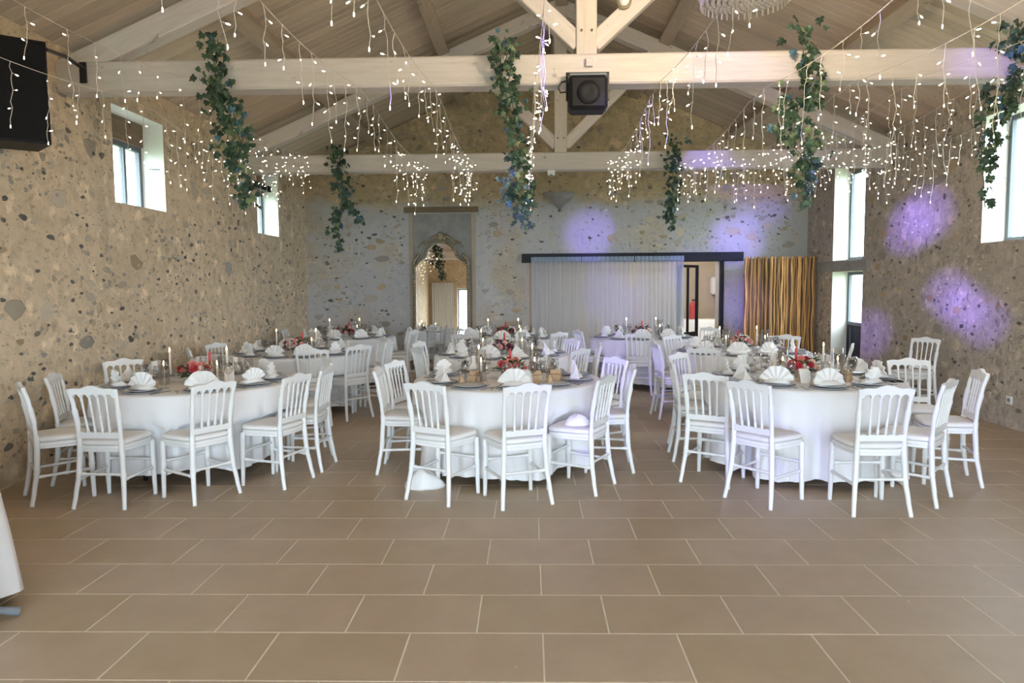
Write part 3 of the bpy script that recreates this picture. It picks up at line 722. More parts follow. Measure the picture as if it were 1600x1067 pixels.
P['knife']=proto('table_knife',b_knife)
def b_candle(col):
    def f(t):
        obj('candlestick',lathe([(.035,0),(.036,.006),(.012,.014),(.009,.05),(.014,.06),(.014,.07),(.001,.07)],12),'clear_glass',t,True)
        obj('taper',lathe([(.010,.065),(.0095,.25),(.006,.258),(.001,.26)],10),col,t,True)
        obj('flame',lathe([(.001,.262),(.005,.270),(.006,.278),(.003,.292),(.0005,.300)],8),'flame',t,True)
    return f
P['wcandle']=proto('taper_candle',b_candle('white_wax'))
def b_hurr(t):
    obj('candle',lathe([(.010,.0),(.0095,.16),(.001,.163)],10),'white_wax',t,True); obj('flame',lathe([(.001,.165),(.006,.175),(.003,.195),(.0005,.203)],8),'flame',t,True)
    obj('glass_cylinder',lathe([(.042,0),(.043,.27),(.041,.27),(.040,.004),(.001,.004)],18),'clear_glass',t,True)
P['hurr']=proto('hurricane_candle',b_hurr)
def b_rcandle(t):
    obj('taper',lathe([(.012,0),(.011,.23),(.006,.245),(.001,.247)],10),'red_wax',t,True); obj('candlestick',lathe([(.036,0),(.034,.008),(.014,.016),(.013,.03),(.001,.03)],12),'clear_glass',t,True)
P['rcandle']=proto('red_taper_candle',b_rcandle)
def rose(seed):
    rg=random.Random(seed); G=[]
    for lay,(n,r,h,tilt) in enumerate(((3,.010,.030,.1),(5,.018,.030,.22),(6,.026,.028,.45),(7,.032,.024,.75))):
        for k in range(n):
            a=2*PI*k/n+lay*.5+rg.uniform(-.15,.15); w=r*1.35
            pet=[(-w*.5,0,0),(w*.5,0,0),(w*.75,.004,h*.6),(0,-.003,h*.55),(-w*.75,.004,h*.6),(w*.4,.010,h),(-w*.4,.010,h),(0,.013,h*1.05)]
            fc=[(0,1,3),(1,2,3),(0,3,4),(3,2,5),(3,5,7),(3,7,6),(3,6,4)]
            G.append(xf((pet,fc),(math.cos(a)*r*.35,math.sin(a)*r*.35,0),(0,0,a-PI/2)) if tilt<.2 else xf(xf((pet,fc),(0,r*.3,0),(-tilt,0,0)),(0,0,-.004*lay),(0,0,a-PI/2)))
    G.append(xf(blob(.012,seed,6,4),(0,0,.012))); return join(*G)
ROSES={c:newmesh('bloom',rose(3),c,False) for c in ('rose_coral','rose_pink','rose_red','rose_cream','rose_plum')}
LEAFG=([(0,0,0),(.018,.02,.006),(.014,.05,.004),(0,.075,-.006),(-.014,.05,.004),(-.018,.02,.006),(0,.04,-.002)],[(0,1,6),(1,2,6),(2,3,6),(3,4,6),(4,5,6),(5,0,6)])
leafm=newmesh('leaf',LEAFG,'leaf_green')
def bouquet(seed, pal):
    rg=random.Random(seed); t=thing('flower_centrepiece','x','flowers')
    obj('bowl',lathe([(.04,0),(.055,.01),(.06,.05),(.055,.055),(.05,.05),(.001,.045)],16),'plate_grey',t,True)
    n=24
    for k in range(n):
        if k<9: el=rg.uniform(.9,1.4)
        else: el=rg.uniform(.15,.75)
        a=k*2.4+rg.uniform(-.3,.3); r=rg.uniform(.085,.12)
        p=Vector((math.cos(a)*math.cos(el)*r*1.35,math.sin(a)*math.cos(el)*r*1.35,.07+math.sin(el)*r*.85))
        d=(p-Vector((0,0,.05))).normalized(); q=d.to_track_quat('Z','Y').to_euler()
        link('bloom',ROSES[rg.choice(pal)],t,p,q,[rg.uniform(.6,1.05)]*3)
    for k in range(34):
        a=rg.uniform(0,2*PI); el=rg.uniform(-.1,.9); d=Vector((math.cos(a)*math.cos(el),math.sin(a)*math.cos(el),math.sin(el)))
        q=d.to_track_quat('Y','Z').to_euler(); link('leaf',leafm,t,Vector((0,0,.055))+d*rg.uniform(.05,.10),q,[rg.uniform(.9,1.5)]*3)
    return t
def b_favor(t):
    obj('pyramid',([(-.03,-.03,0),(.03,-.03,0),(.03,.03,0),(-.03,.03,0),(-.004,-.004,.075),(.004,-.004,.075),(.004,.004,.075),(-.004,.004,.075)],[(3,2,1,0),(0,1,5,4),(1,2,6,5),(2,3,7,6),(3,0,4,7),(4,5,6,7)]),'kraft_paper',t)
    obj('tie',tube([(-.010,-.010,.055),(.010,-.010,.055),(.010,.010,.055),(-.010,.010,.055),(-.010,-.010,.055)],.002,5),'kraft_dark',t)
P['favor']=proto('favour_box',b_favor)
def b_bag(t):
    obj('pouch',([(-.045,-.025,0),(.045,-.025,0),(.045,.025,0),(-.045,.025,0),(-.045,-.014,.10),(.045,-.014,.10),(.045,.014,.10),(-.045,.014,.10)],[(3,2,1,0),(0,1,5,4),(1,2,6,5),(2,3,7,6),(3,0,4,7),(4,5,6,7)]),'kraft_paper',t)
    obj('ribbon',bbox(-.047,.047,-.022,.022,.06,.068,.001),'kraft_dark',t)
P['bag']=proto('favour_bag',b_bag)
def b_card(t):
    obj('panel',bbox(-.04,.04,-.0015,.0015,0,.13,.0005),'card_white',t,rot=(math.radians(-28),0,0)); obj('stand',bbox(-.04,.04,-.0015,.0015,0,.12,.0005),'kraft_paper',t,loc=(0,.105,0),rot=(math.radians(24),0,0))
P['card']=proto('menu_card',b_card)
used=set()
def put(key, x, y, z, rz, label, cat, group):
    c=P[key] if key not in used else copy_tree(P[key]); used.add(key)
    c.location=(x,y,z); c.rotation_euler=(0,0,rz); tag(c,label,cat,group); return c
SET={0:(-146,-106,-62,-22,12,46,80,114,148,-179), 3:(-152,-118,-83,-50,-17,17,52,88,124,160), 6:(-160,-128,-92,-54,-8,22,52,90,126,164)}
NAP={(0,0):'fan1',(0,1):'fan0',(0,2):'fan0',(0,9):'sail',(3,0):'sail',(3,1):None,(3,2):'fan0',(3,3):None,(3,4):'sail',(6,0):'sail',(6,1):'fan0',(6,2):'fan2',(6,3):'fan1',(6,4):'fan0',(6,5):'fan2'}
PALS=[('rose_coral','rose_red','rose_cream','rose_pink'),('rose_red','rose_pink','rose_cream'),('rose_plum','rose_pink','rose_red'),('rose_coral','rose_coral','rose_cream','rose_red'),('rose_pink','rose_cream','rose_plum'),('rose_red','rose_plum','rose_coral'),('rose_coral','rose_red','rose_cream'),('rose_pink','rose_coral','rose_cream','rose_plum'),('rose_pink','rose_plum','rose_cream')]
WHAT={('fan0'):'wide fan-folded',('fan1'):'forward-leaning fan-folded',('fan2'):'upright fan-folded','sail':'pointed sail-folded'}
SEAT=['nearest the camera','at near right','on right side nearer camera','on right side farther back','at far right','farthest from camera','at far left','on left side farther back','on left side nearer camera','at near left']
for i in range(9):
    cx,cy,R,hem,nm=TB[i]; rg=random.Random(900+i)
    angs=SET.get(i,[36*k+rg.uniform(-4,4)+10*i for k in range(10)]); front=i in SET
    order=sorted(range(10),key=lambda k:(angs[k]+90+18)%360); where={k:SEAT[j] for j,k in enumerate(order)}
    for k,ad in enumerate(angs):
        W_=where[k]+', '+nm
        a=math.radians(ad); ux,uy=math.cos(a),math.sin(a); rz=a+PI/2       # local -Y points to the guest
        px,py=cx+ux*.62,cy+uy*.62
        put('plate',px,py,ZT,rz,'grey rimmed dinner plate '+W_,'plate','plates on the '+nm)
        nk=NAP.get((i,k),rg.choice(('fan0','fan0','fan0','fan1','fan2','fan2','sail')) if (i,k) not in NAP else None)
        if nk: put(nk,px,py,ZT+.026 if nk!='sail' else ZT+.026,rz+rg.uniform(-.25,.25),'white %s napkin on plate %s'%(WHAT[nk],W_),'napkin','napkins on the '+nm)
        tx,ty=-uy,ux
        gx,gy=cx+ux*.42,cy+uy*.42
        put('wine',gx+tx*.045,gy+ty*.045,ZT,rg.uniform(0,6),'stemmed wine glass of the setting '+W_,'glass','wine glasses on the '+nm)
        put('wine' if rg.random()<.5 else 'tumbler',gx-tx*.045+ux*-.02,gy-ty*.045+uy*-.02,ZT,0,'smaller inner drinking glass '+W_,'glass','drinking glasses on the '+nm)
        if front:
            put('fork',px-tx*.185-ux*0,py-ty*.185,ZT,rz,'steel fork beside the plate '+W_,'fork','forks on the '+nm)
            put('knife',px+tx*.18,py+ty*.18,ZT,rz,'steel knife beside the plate '+W_,'knife','knives on the '+nm)
    b=bouquet(300+i,PALS[i]); b.location=(cx+(.04 if i==3 else .0),cy,ZT); b.rotation_euler=(0,0,rg.uniform(0,6))
    tag(b,{0:'coral and cream rose bouquet on front left table',1:'red and pink rose bouquet on second left table',2:'dark plum rose bouquet on far left table',3:'bright coral rose bouquet on front centre table',4:'pink and plum bouquet on second centre table',5:'dark red bouquet on far centre table',6:'coral, red and cream bouquet on front right table',7:'pink and cream bouquet on second right table',8:'pale pink bouquet on far right table'}[i],'flowers','rose centrepieces')
    for (ox,oy,key,lb,ct) in ((-.25,.02,'wcandle','lit white taper candle left of the flowers on ','candle'),(.22,.10,'wcandle','lit white taper candle right of the flowers on ','candle'),(.02,.20,'rcandle','red taper candle behind the flowers on ','candle'),(.24,-.15,'hurr','white candle in a glass cylinder on ','candle'),(-.22,-.15,'hurr','glass cylinder candle left of the flowers on ','candle')):
        if key=='hurr' and ox<0 and i in (1,2,5,8): continue
        put(key,cx+ox,cy+oy,ZT,0,lb+nm,ct,None)
def item(key,i,x,y,rz,label,cat): put(key,TB[i][0]+x,TB[i][1]+y,ZT,rz,label,cat,None)
item('favor',3,-.37,-.37,.4,'small kraft pyramid favour left of the fan napkin on front centre table','favour box')
item('bag',3,-.27,-.25,.9,'open kraft paper bag left of the flowers on front centre table','favour bag')
item('bag',3,.25,-.26,.2,'kraft paper bag behind the menu card on front centre table','favour bag')
item('favor',3,.10,-.40,.2,'small kraft pyramid favour between napkin and card on front centre table','favour box')
item('card',3,.19,-.36,.35,'white menu card leaning on front centre table','menu card')
item('favor',3,.36,-.36,.5,'small kraft pyramid favour at right on front centre table','favour box')
item('bag',3,.42,-.20,-.4,'kraft paper bag at right of front centre table','favour bag')
item('bag',6,.26,-.28,.5,'brown kraft bag beside the card on front right table','favour bag')
item('card',6,.17,-.38,.55,'white menu card leaning on a kraft bag on front right table','menu card')
item('card',6,-.10,-.36,0,'white card with red mark behind the middle napkin of front right table','menu card')
item('bag',6,-.33,-.26,-.3,'kraft bag behind the left fan napkin on front right table','favour bag')
item('bag',0,.24,-.30,.1,'kraft paper bag right of the flowers on front left table','favour bag')
item('favor',0,-.20,-.36,.3,'small kraft favour between the napkins on front left table','favour box')
item('card',0,.30,-.05,.4,'white floral menu card on front left table','menu card')
sg=thing('sunglasses','black sunglasses lying on the cloth of front right table','sunglasses',(TB[6][0]+.655,TB[6][1]-.31,ZT),.25)
for s in (-1,1):
    obj('lens',xf(lathe([(.001,0),(.026,.0),(.030,.004),(.026,.008),(.001,.010)],14),(s*.034,0,.004),(.15,0,0)),'black_plastic',sg,True); obj('temple',tube([(s*.064,.0,.008),(s*.066,.09,.006),(s*.060,.12,.004)],.003,6),'black_plastic',sg)
obj('bridge',tube([(-.010,0,.010),(0,-.004,.013),(.010,0,.010)],.003,6),'black_plastic',sg)
# fabric left under / on chairs
def crumple(w,d,h,seed):
    rg=random.Random(seed); V=[];F=[];n=20;rg2=[rg.uniform(0,6.28) for _ in range(5)]
    for j,(s,z) in enumerate(((1,0),(1.03,.12),(.92,.4),(.72,.72),(.45,.92),(.15,1.0))):
        for k in range(n):
            a=2*PI*k/n; q=s*(1+.10*math.sin(3*a+rg2[0])+.07*math.sin(7*a+rg2[1]+j)); V.append((w*q*math.cos(a),d*q*math.sin(a),h*z*(1+.18*math.sin(2*a+rg2[2]+j*.6)) if j else 0))
    for j in range(5): F+=[(j*n+k,j*n+(k+1)%n,(j+1)*n+(k+1)%n,(j+1)*n+k) for k in range(n)]
    F.append(tuple(5*n+k for k in range(n))); F.append(tuple(range(n-1,-1,-1))); return V,F
tag(obj('fabric_bag',crumple(.15,.085,.14,4),'napkin',None,True,loc=(-.84,5.50,0)),'crumpled white fabric bag on the floor under front centre table','bag')
tag(obj('crumpled_napkin',crumple(.09,.07,.075,9),'napkin',None,True,loc=(.36,5.47,.498)),'crumpled white napkin lying on the right front chair of front centre table','napkin')

# ================================================================ back wall furniture
cu_lab=('left sheer white curtain panel hanging from the dark lintel','middle sheer white curtain panel hanging from the dark lintel','right sheer white curtain panel beside the door')
for i,(a,b) in enumerate(((.03,.955),(.965,1.92),(1.935,2.83))):
    V=[];F=[];n=150;rg=random.Random(i+60);ph=[rg.uniform(0,6) for _ in range(4)];rows=12
    for j in range(rows+1):
        z=lerp(2.06,.015,j/rows); k=j/rows
        for q in range(n+1):
            u=q/n; x=lerp(a,b,u)+.012*math.sin(9*u+ph[0])*k
            y=YB-.16+(.010*math.sin(2*PI*11*u+ph[1])+.005*math.sin(2*PI*26*u+ph[2])*(1-.8*k)+.014*math.sin(2*PI*4.3*u+ph[3])*k)
            V.append((x,y,z))
    F=[(j*(n+1)+q,j*(n+1)+q+1,(j+1)*(n+1)+q+1,(j+1)*(n+1)+q) for j in range(rows) for q in range(n)]
    t=thing('sheer_curtain',cu_lab[i],'curtain',(0,0,0),0,'sheer curtains'); obj('fabric',(V,F),'sheer_fabric',t,True)
    obj('heading',([(x,y+dy-.004,z) for dy in (-.004,.004) for z in (2.075,2.0) for x,y in [(lerp(a,b,q/40),YB-.165+.008*math.sin(q*1.9)) for q in range(41)]],[(r*41+q,r*41+q+1,(r+1)*41+q+1,(r+1)*41+q) for r in (0,2) for q in range(40)]),'sheer_fabric',t)
cr=thing('curtain_rail','dark curtain rail fixed under the steel lintel','curtain rail'); obj('rail',bbox(-.02,2.86,YB-.185,YB-.145,2.078,2.10,.004),'dark_steel',cr); obj('rail_bracket',join(*[bbox(x,x+.03,YB-.165,YB-.095,2.08,2.11,.002) for x in (.1,1.4,2.7)]),'dark_steel',cr)
# mirror with carved gilt frame
mr=thing('gilt_mirror','tall arched mirror with carved gilt frame leaning in the niche','mirror',(-1.635,YB-.17,.056)); mr.rotation_euler=(math.radians(-2.2),0,0)
hw=.475; H1=1.86; H2=2.26
def arch(o,n=24):
    pts=[(-hw-o,-o),(hw+o,-o),(hw+o,H1)]
    pts+=[(hw*.80+o*.8,H1+.10),(hw*.62+o,H1+.16)]
    pts+=[((hw*.55+o)*math.cos(PI*k/n),H1+.18+(H2-H1-.14+o)*math.sin(PI*k/n)) for k in range(1,n)]
    pts+=[(-hw*.62-o,H1+.16),(-hw*.80-o*.8,H1+.10),(-hw-o,H1)]; return pts
obj('mirror_glass',prism_xz(arch(0),-.004,.004),'mirror_glass',mr)
A,B=arch(-.004),arch(.055); n=len(A); V=[(x,y,z) for P_,y in ((A,-.035),(A,.02),(B,.02),(B,-.025)) for x,z in P_]
V+= [((p[0]+q[0])/2,-.055,(p[1]+q[1])/2) for p,q in zip(A,B)]
F=[]
for k in range(n):
    m=(k+1)%n; F+=[(k,m,n+m,n+k),(n+k,n+m,2*n+m,2*n+k),(2*n+k,2*n+m,3*n+m,3*n+k),(k,4*n+k,4*n+m,m),(4*n+k,3*n+k,3*n+m,4*n+m)]
fr=obj('frame',(V,F),'mirror_gold',mr,True)
cg=[]; rg=random.Random(5)
for k in range(n):
    p,q=arch(.03)[k],arch(.03)[(k+1)%n]; Ln=math.hypot(q[0]-p[0],q[1]-p[1])
    for j in range(max(1,int(Ln/.055))):
        u=(j+.5)/max(1,int(Ln/.055)); cg.append(xf(blob(.026,rg.randrange(99),6,4,.3),(lerp(p[0],q[0],u),-.05,lerp(p[1],q[1],u)),(0,rg.uniform(0,3),0),(1,.7,rg.uniform(.7,1.3))))
obj('carving',join(*cg),'mirror_gold',fr,True)
cg=[xf(blob(.07,2,8,6,.2),(0,-.03,H2+.16),(0,0,0),(1,.4,1.2))]
for s in (-1,1):
    for k in range(9):
        a=k/8; cg.append(xf(blob(.045*(1-.5*a),k,6,4,.25),(s*(.06+.34*a),-.03,H2+.13-.17*a*a+.03*math.sin(a*9)),(0,s*.6,0),(1.4,.5,.8)))
    cg.append(tube([(s*.40,-.03,H1+.24),(s*.45,-.03,H1+.17),(s*.51,-.03,H1+.06),(s*.52,-.03,H1-.05)],[.03,.035,.03,.015],6))
obj('crest',join(*cg),'mirror_gold',fr,True)
# screen of upright wooden poles
bp=thing('pole_screen','screen of upright brown wooden poles in the right back corner','screen',(4.46,12.98,0))
rg=random.Random(12); POLES=[]
for k in range(6):
    r2=random.Random(k+40); ph=r2.uniform(0,6); POLES.append(newmesh('pole',tube([(.006*math.sin(j*.8+ph)+.003*math.sin(j*2.1+ph),.008*math.cos(j*.9+ph),j*2.03/16) for j in range(17)],[.0165+.0025*math.sin(j*1.3+ph) for j in range(17)],8),'bamboo_brown',True))
for k in range(30): link('pole',POLES[rg.randrange(6)],bp,(-.605+1.21*k/29+rg.uniform(-.006,.006),rg.choice((-.035,-.03,.0,.035)),0),(0,0,rg.uniform(0,6)),(rg.uniform(.75,1.15),1,1))
obj('gap_dark_sheet',bbox(-.615,.615,.062,.075,.02,2.0,.003),'old_brown_wood',bp)  # dark sheet added behind the poles to darken the gaps between them
for z in (.35,1.7): obj('batten',bbox(-.62,.62,.076,.11,z-.03,z+.03,.004),'old_brown_wood',bp)
obj('foot',bbox(-.60,-.54,-.15,.25,0,.03,.004),'old_brown_wood',bp); obj('foot',bbox(.54,.60,-.15,.25,0,.03,.004),'old_brown_wood',bp)

for i,(a,b) in enumerate(((-4.05,-3.15),(4.3,5.0))):
    n=60; V=[(lerp(a,b,q/n),YF+.12+.035*math.sin(q*.95)+.01*math.sin(q*2.3),z) for z in (2.95,.03) for q in range(n+1)]
    tag(obj('white_drape',(V,[(q,q+1,n+2+q,n+1+q) for q in range(n)]),'drape_white',None,True),('long white drape in the corner behind the camera, seen in the mirror','long white drape at the right end of the glazed doors')[i],'drape','white drapes')
# ================================================================ fittings
sp=thing('loudspeaker','large black loudspeaker mounted high on the left wall','loudspeaker',(-3.90,5.52,2.66),math.radians(38))
pr=[(-.20,-.19),(.20,-.19),(.14,.20),(-.14,.20)]
V=[(x,y,z) for z in (0,.76) for x,y in pr]
obj('cabinet',(V,[(3,2,1,0),(4,5,6,7),(0,1,5,4),(1,2,6,5),(2,3,7,6),(3,0,4,7)]),'black_plastic',sp); obj('grille',bbox(-.185,.185,-.205,-.19,.02,.74,.006),'speaker_grille',sp)
obj('handle',bbox(.168,.185,-.05,.05,.36,.40,.003),'black_metal',sp)
br=thing('speaker_bracket','dark metal bracket behind the loudspeaker on the beam end','bracket',(0,0,0))
obj('arm',tube([(-3.78,5.72,3.44),(-3.86,6.10,3.50),(-3.92,6.43,3.50)],.016,8),'black_metal',br); obj('plate',bbox(-3.96,-3.90,6.43,6.449,3.38,3.56,.002),'black_metal',br); obj('wall_arm',tube([(-3.95,5.60,3.1),(-4.178,5.75,3.1)],.02,8),'black_metal',br)
lp=thing('stage_lamp','black stage lamp hung under the nearest tie beam','lamp',(.51,6.38,3.05))
obj('housing',bbox(-.165,.165,-.12,.13,0,.29,.03),'black_plastic',lp); obj('lens',xf(lathe([(.10,0),(.095,.008),(.05,.012),(.001,.002)],20),(0,-.121,.14),(PI/2,0,0)),'black_plastic',lp,True)
obj('top_cover',bbox(-.16,.16,-.09,.13,.285,.31,.008),'grey_metal',lp); obj('yoke',join(bbox(-.185,-.168,-.02,.02,.10,.335,.002),bbox(.168,.185,-.02,.02,.10,.335,.002),bbox(-.185,.185,-.02,.02,.318,.335,.002)),'black_metal',lp)
obj('cable',tube([(-.16,.05,.19),(-.23,.04,.18),(-.25,.03,.22),(-.22,.04,.27),(-.17,.06,.285)],.007,6),'black_metal',lp,True)
bl=thing('bulkhead_lamp','round glass bulkhead lamp on the right brace of nearest truss','lamp',(.83,6.475,4.00))
obj('rim',xf(lathe([(.065,0),(.065,.03),(.05,.035),(.05,.0)],18),(0,0,0),(PI/2,0,0)),'mirror_gold',bl,True); obj('glass_dome',xf(lathe([(.05,.03),(.04,.05),(.02,.062),(.001,.065)],16),(0,0,0),(PI/2,0,0)),'white_plastic',bl,True)
sn=thing('motion_sensor','small white sensor under the second tie beam','sensor',(.32,10.5,3.13)); obj('body',bbox(-.055,.055,-.03,.03,0,.08,.008),'white_plastic',sn); obj('eye',blob(.02,1,8,5,0),'grey_metal',sn,loc=(0,-.02,.0))
wp=thing('wire_lampshade','grey wire mesh lampshade on the back wall above the curtain','lampshade',(.55,YB-.33,2.98))
obj('shade',lathe([(.03,-.05),(.10,.02),(.20,.10),(.30,.22),(.295,.22),(.19,.10),(.09,.025),(.001,-.04)],20),'plaster_grey',wp,True); obj('bracket',tube([(0,0,.2),(0,.325,.24)],.012,6),'black_metal',wp); obj('finial',blob(.03,3,8,5,.1),'old_brown_wood',wp,loc=(0,0,-.08))
vt=thing('wall_vent','long dark vent above the far left window','vent',(XL+.04,11.05,3.06)); obj('casing',bbox(-.04,.06,-.42,.42,0,.09,.006),'black_plastic',vt)
for k in range(3): obj('slat',bbox(.06,.068,-.40,.40,.015+.025*k,.025+.025*k,.001),'dark_steel',vt)
ot=thing('wall_socket','small white socket low on the right wall','socket',(XR-.012,7.75,.30)); obj('plate',bbox(-.002,.012,-.045,.045,-.045,.045,.002),'white_plastic',ot); obj('well',xf(lathe([(.022,0),(.022,.003),(.001,.003)],14),(-.002,0,0),(0,-PI/2,0)),'grey_metal',ot)
# chandelier of strung beads, its foot just inside the top of the frame
cd=thing('bead_chandelier','pale beaded chandelier hanging at the top of the picture','chandelier',(1.33,4.6,3.29))
BEAD=blob(.018,0,6,4,0)
def beadring(r,z,n): return join(*[xf(BEAD,(r*math.cos(2*PI*k/n),r*math.sin(2*PI*k/n),z)) for k in range(n)])
obj('lower_hoop',xf(lathe([(.255,0),(.265,.008),(.255,.016),(.245,.008),(.255,0)],30),(0,0,.05)),'bead_wood',cd,True)
tag(obj('lower_beads',join(*[beadring(r_,.035-.03*(1-(r_/.26)**2),int(r_*170)+3) for r_ in (.26,.225,.19,.155,.12,.085,.05,.015)]),'bead_wood',cd,True),kind='stuff')
gs=[]
for k in range(36):
    a=2*PI*k/36
    for j in range(12): u=j/12; r=lerp(.26,.40,u**.7); gs.append(xf(BEAD,(r*math.cos(a),r*math.sin(a),.07+u*.42)))
tag(obj('bead_strings',join(*gs),'bead_wood',cd,True),kind='stuff')
obj('upper_hoop',xf(lathe([(.40,0),(.41,.01),(.40,.02),(.39,.01),(.40,0)],30),(0,0,.57)),'bead_wood',cd,True)
tag(obj('hanging_fringe',join(*[tube([(.26*math.cos(2*PI*k/44),.26*math.sin(2*PI*k/44),.03),(.262*math.cos(2*PI*k/44),.262*math.sin(2*PI*k/44),-.02)],.006,5) for k in range(44)]),'bead_wood',cd),kind='stuff')
obj('chain',tube([(0,0,.6),(0,0,ZR(1.33)-3.29-.02)],.01,6),'black_metal',cd); obj('crossbar',join(tube([(-.40,0,.58),(.40,0,.58)],.008,6),tube([(0,-.40,.58),(0,.40,.58)],.008,6)),'black_metal',cd)
for k in range(3):
    a=k*2.1; obj('light_bulb',blob(.035,0,8,6,0),'lamp_glow',cd,True,loc=(.12*math.cos(a),.12*math.sin(a),.38))
ld=bpy.data.lights.new('chandelier_light','POINT'); ld.energy=170; ld.color=(1.0,.82,.60); ld.shadow_soft_size=.2
lo=bpy.data.objects.new('chandelier_light',ld); COL.objects.link(lo); lo.location=(1.33,4.6,3.64)
# party light bar on a tripod (behind the camera; its beams fall on the right and back walls)
ls=thing('party_light_stand','black tripod stand with violet party lights','light stand',(DJ.x,DJ.y-.12,0))
obj('pole',tube([(0,0,.3),(0,0,2.5)],.02,8),'black_metal',ls); obj('crossbar',bbox(-.5,.5,-.02,.02,2.48,2.52,.003),'black_metal',ls)
for k in range(3): a=k*2.094; obj('leg',tube([(0,0,.75),(.45*math.cos(a),.45*math.sin(a),.01)],.014,6),'black_metal',ls)
for x in (-.4,-.15,.15,.4): obj('spot_can',xf(lathe([(.04,-.12),(.07,-.08),(.075,.06),(.07,.06),(.065,-.02),(.001,-.03)],14),(x,0,2.62),(-PI/2,0,0)),'black_plastic',ls,True)

# ================================================================ ivy garlands
def ivyleaf(m,seed):
    rg=random.Random(seed); o=[(0,0),(.018,-.006),(.034,.012),(.022,.022),(.030,.040),(.012,.040),(0,.066),(-.012,.040),(-.030,.040),(-.022,.022),(-.034,.012),(-.018,-.006)]
    V=[(x,y,.006*math.sin(x*90)+rg.uniform(-.003,.003)-abs(x)*.25) for x,y in o]+[(0,.022,.004)]; F=[(k,(k+1)%12,12) for k in range(12)]
    return newmesh('leaf',(V,F),m)
IV=[ivyleaf(m,i) for i,m in enumerate(('ivy_green','ivy_green','ivy_green','ivy_pale','ivy_blue'))]
def garland(label,strands,n,seed,sc=1.0,crest=None):
    rg=random.Random(seed); t=thing('ivy_garland',label,'ivy garland',strands[0][0][0],0,'ivy garlands on the roof beams'); o0=Vector(strands[0][0][0])
    G=[]; tot=sum(w for _,_,w in strands)
    for pts,spread,w in strands:
        P_=[Vector(p)-o0 for p in pts]
        path=[]
        for a,b in zip(P_[:-1],P_[1:]):
            for j in range(6): path.append(a.lerp(b,j/6)+Vector((.012*math.sin(j*2+a.z*9),.01*math.cos(j*1.7),0)))
        path.append(P_[-1]); G.append(tube(path,.0045,5))
        for k in range(int(n*w/tot)):
            u=rg.random()*(len(path)-1); i=int(u); p=path[i].lerp(path[i+1],u-i)
            sp_=spread*lerp(1.0,.55,u/len(path))
            sp_*=.55+.75*abs(math.sin(u*1.3+seed)); q=p+Vector((rg.gauss(0,sp_),-abs(rg.gauss(0,.05))-.01,rg.gauss(0,sp_*.6)))
            if q.z+o0.z>3.30 and o0.y<7 and q.y+o0.y>6.43: q.y=6.43-o0.y
            m=rg.choices(IV,(3,3,3,1.6,.7))[0]
            link('leaf',m,t,q,(PI/2+rg.uniform(-1.0,.7),rg.uniform(-.9,.9)+PI,rg.uniform(-1.1,1.1)),[sc*rg.uniform(.5,1.15)]*3)
    obj('stem',join(*G),'vine_stem',t)
y=6.38
garland('ivy garland at the left end of the nearest beam',[([(-2.70,y,3.72),(-2.72,y,3.45),(-2.70,y,3.25),(-2.66,y,3.1)],.075,1.1),([(-2.62,y,3.25),(-2.55,y,3.0),(-2.52,y,2.75),(-2.50,y,2.5),(-2.48,y,2.30)],.075,1.3),([(-2.70,y,3.1),(-2.62,y,2.8),(-2.55,y,2.62)],.07,.5)],290,21,1.15)
garland('ivy garland on the nearest beam left of the king post',[([(-.20,y,3.70),(-.19,y,3.45),(-.14,y,3.2),(-.10,y,2.9),(-.09,y,2.6)],.065,1.5),([(-.24,y,3.66),(-.25,y,3.4),(-.20,y,3.15),(-.15,y,2.9)],.05,.7),([(-.09,y,2.75),(-.16,y,2.5),(-.13,y,2.3),(-.06,y,2.10)],.055,.8),([(-.05,y,2.7),(-.02,y,2.4),(-.02,y,2.2)],.04,.4)],300,22,1.1)
garland('ivy garland on the nearest beam right of the chandelier',[([(2.30,y,3.76),(2.36,y,3.5),(2.42,y,3.25),(2.40,y,3.05)],.07,1.1),([(2.26,y,3.20),(2.22,y,2.95),(2.30,y,2.75),(2.40,y,2.5),(2.38,y,2.2)],.075,1.4),([(2.42,y,2.85),(2.42,y,2.6),(2.36,y,2.4)],.06,.6)],300,23,1.15)
garland('ivy garland at the right end of the nearest beam by the window',[([(4.06,y,3.74),(4.12,y,3.5),(4.12,y,3.25),(4.06,y,3.0)],.085,1.2),([(3.92,y,3.25),(3.86,y,2.95),(3.88,y,2.6),(3.93,y,2.2)],.04,.5),([(4.0,y,3.05),(3.98,y,2.8),(3.92,y,2.6)],.045,.4)],230,24,1.15)
y=10.44
garland('ivy garland on the second beam before the left back wall',[([(-2.76,y,3.60),(-2.73,y,3.3),(-2.66,y,3.0),(-2.62,y,2.75)],.075,1.3),([(-2.64,y,2.75),(-2.78,y,2.62),(-2.80,y,2.4),(-2.72,y,2.08)],.045,.7),([(-2.60,y,2.8),(-2.48,y,2.6),(-2.42,y,2.48)],.045,.4)],230,25,1.25)
garland('ivy garland on the second beam above the curtain',[([(2.05,y,3.60),(2.04,y,3.3),(2.06,y,3.0),(2.04,y,2.7)],.075,1.2),([(2.06,y,2.8),(1.98,y,2.6),(2.03,y,2.36)],.06,.7)],210,26,1.2)

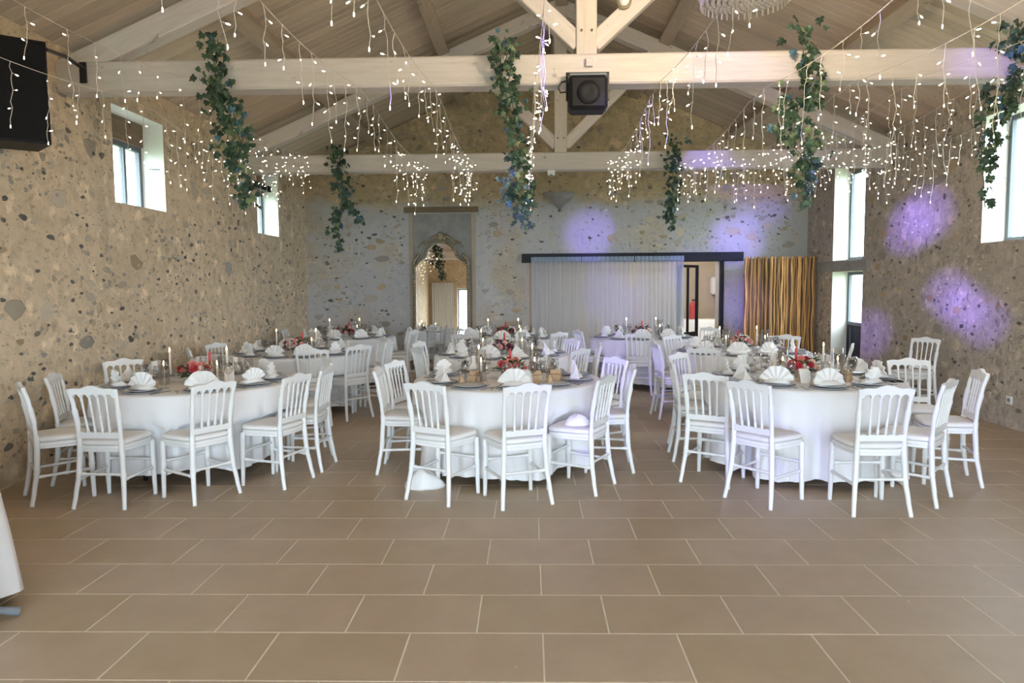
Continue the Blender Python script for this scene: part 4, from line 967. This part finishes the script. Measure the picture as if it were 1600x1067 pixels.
# ================================================================ icicle fairy lights
BULB=lathe([(.0015,0),(.0032,.004),(.0036,.014),(.0024,.020),(.0005,.022)],6)
DROPS=[]
for i in range(10):
    rg=random.Random(700+i); Ln=(.26,.34,.42,.5,.58,.30,.46,.38,.54,.62)[i]; pts=[(0,0,0)]; x=y_=0; m=int(Ln/.045)
    for k in range(1,m+1): x+=rg.uniform(-.012,.012); y_+=rg.uniform(-.012,.012); pts.append((x,y_,-k*Ln/m))
    W_=[tube(pts,.0021,4,False)]; Bg=[]
    for k in range(1+i%2,m,3):
        a=rg.uniform(0,6.28); p=Vector(pts[k]); q=p+Vector((math.cos(a)*.022,math.sin(a)*.022,rg.uniform(-.022,.008)))
        W_.append(tube([p,q],.0022,4,False)); e=(q-p).to_track_quat('Z','Y').to_euler(); Bg.append(xf(BULB,q,e))
    Bg.append(xf(BULB,pts[-1],(PI,0,0)))
    DROPS.append((newmesh('icicle_drop',join(*W_),'wire_white'),newmesh('bulbs',join(*Bg),'bulb_warm')))
STR=[(-3.42,-3.6,3.24,'by the loudspeaker and left wall'),(-3.00,-3.15,3.40,'over the front left table'),(-1.48,-1.45,3.27,'left of the middle ivy garland'),(-.84,-.78,3.29,'between mirror and middle ivy garland'),(.11,-.02,3.30,'hanging down the middle beside the ivy'),
     (1.10,1.15,3.33,'right of the stage lamp'),(1.95,2.1,3.25,'above the curtains'),(2.75,2.85,3.27,'left of the pole screen'),(3.35,3.4,3.30,'above the pole screen'),(4.15,4.0,3.35,'before the right windows'),(4.75,4.7,3.30,'nearest the right wall')]
nd=0
for si,(xa,xb,z0,where) in enumerate(STR):
    rg=random.Random(800+si)
    t=thing('icicle_light_string','icicle fairy light string '+where,'fairy lights',(xa,3.0,z0),0,'icicle light strings')
    def P3(y):
        u=(y-3.0)/7.4; seg=(y-2.4)%4.05/4.05
        return Vector((lerp(xa,xb,u), y, z0+.03*math.sin(si)-.16*math.sin(PI*seg)+(.03 if u>.5 else 0)))
    ys=[3.0+7.4*k/70 for k in range(71)]
    o0=Vector((xa,3.0,z0))
    obj('main_wire',tube([P3(y)-o0 for y in ys],.0024,5,False),'wire_white',t)
    y=3.05
    while y<10.4:
        p=P3(y)-o0; d=DROPS[rg.randrange(10)]
        e=link('icicle_drop',d[0],t,p,(0,0,rg.uniform(0,6.28)),(1,1,rg.uniform(.8,1.15))); tag(link('bulbs',d[1],e),kind='stuff'); nd+=1
        y+=rg.uniform(.22,.42) if y<7.2 else rg.uniform(.11,.22)
# the wires are tied to the beams: three hooks each
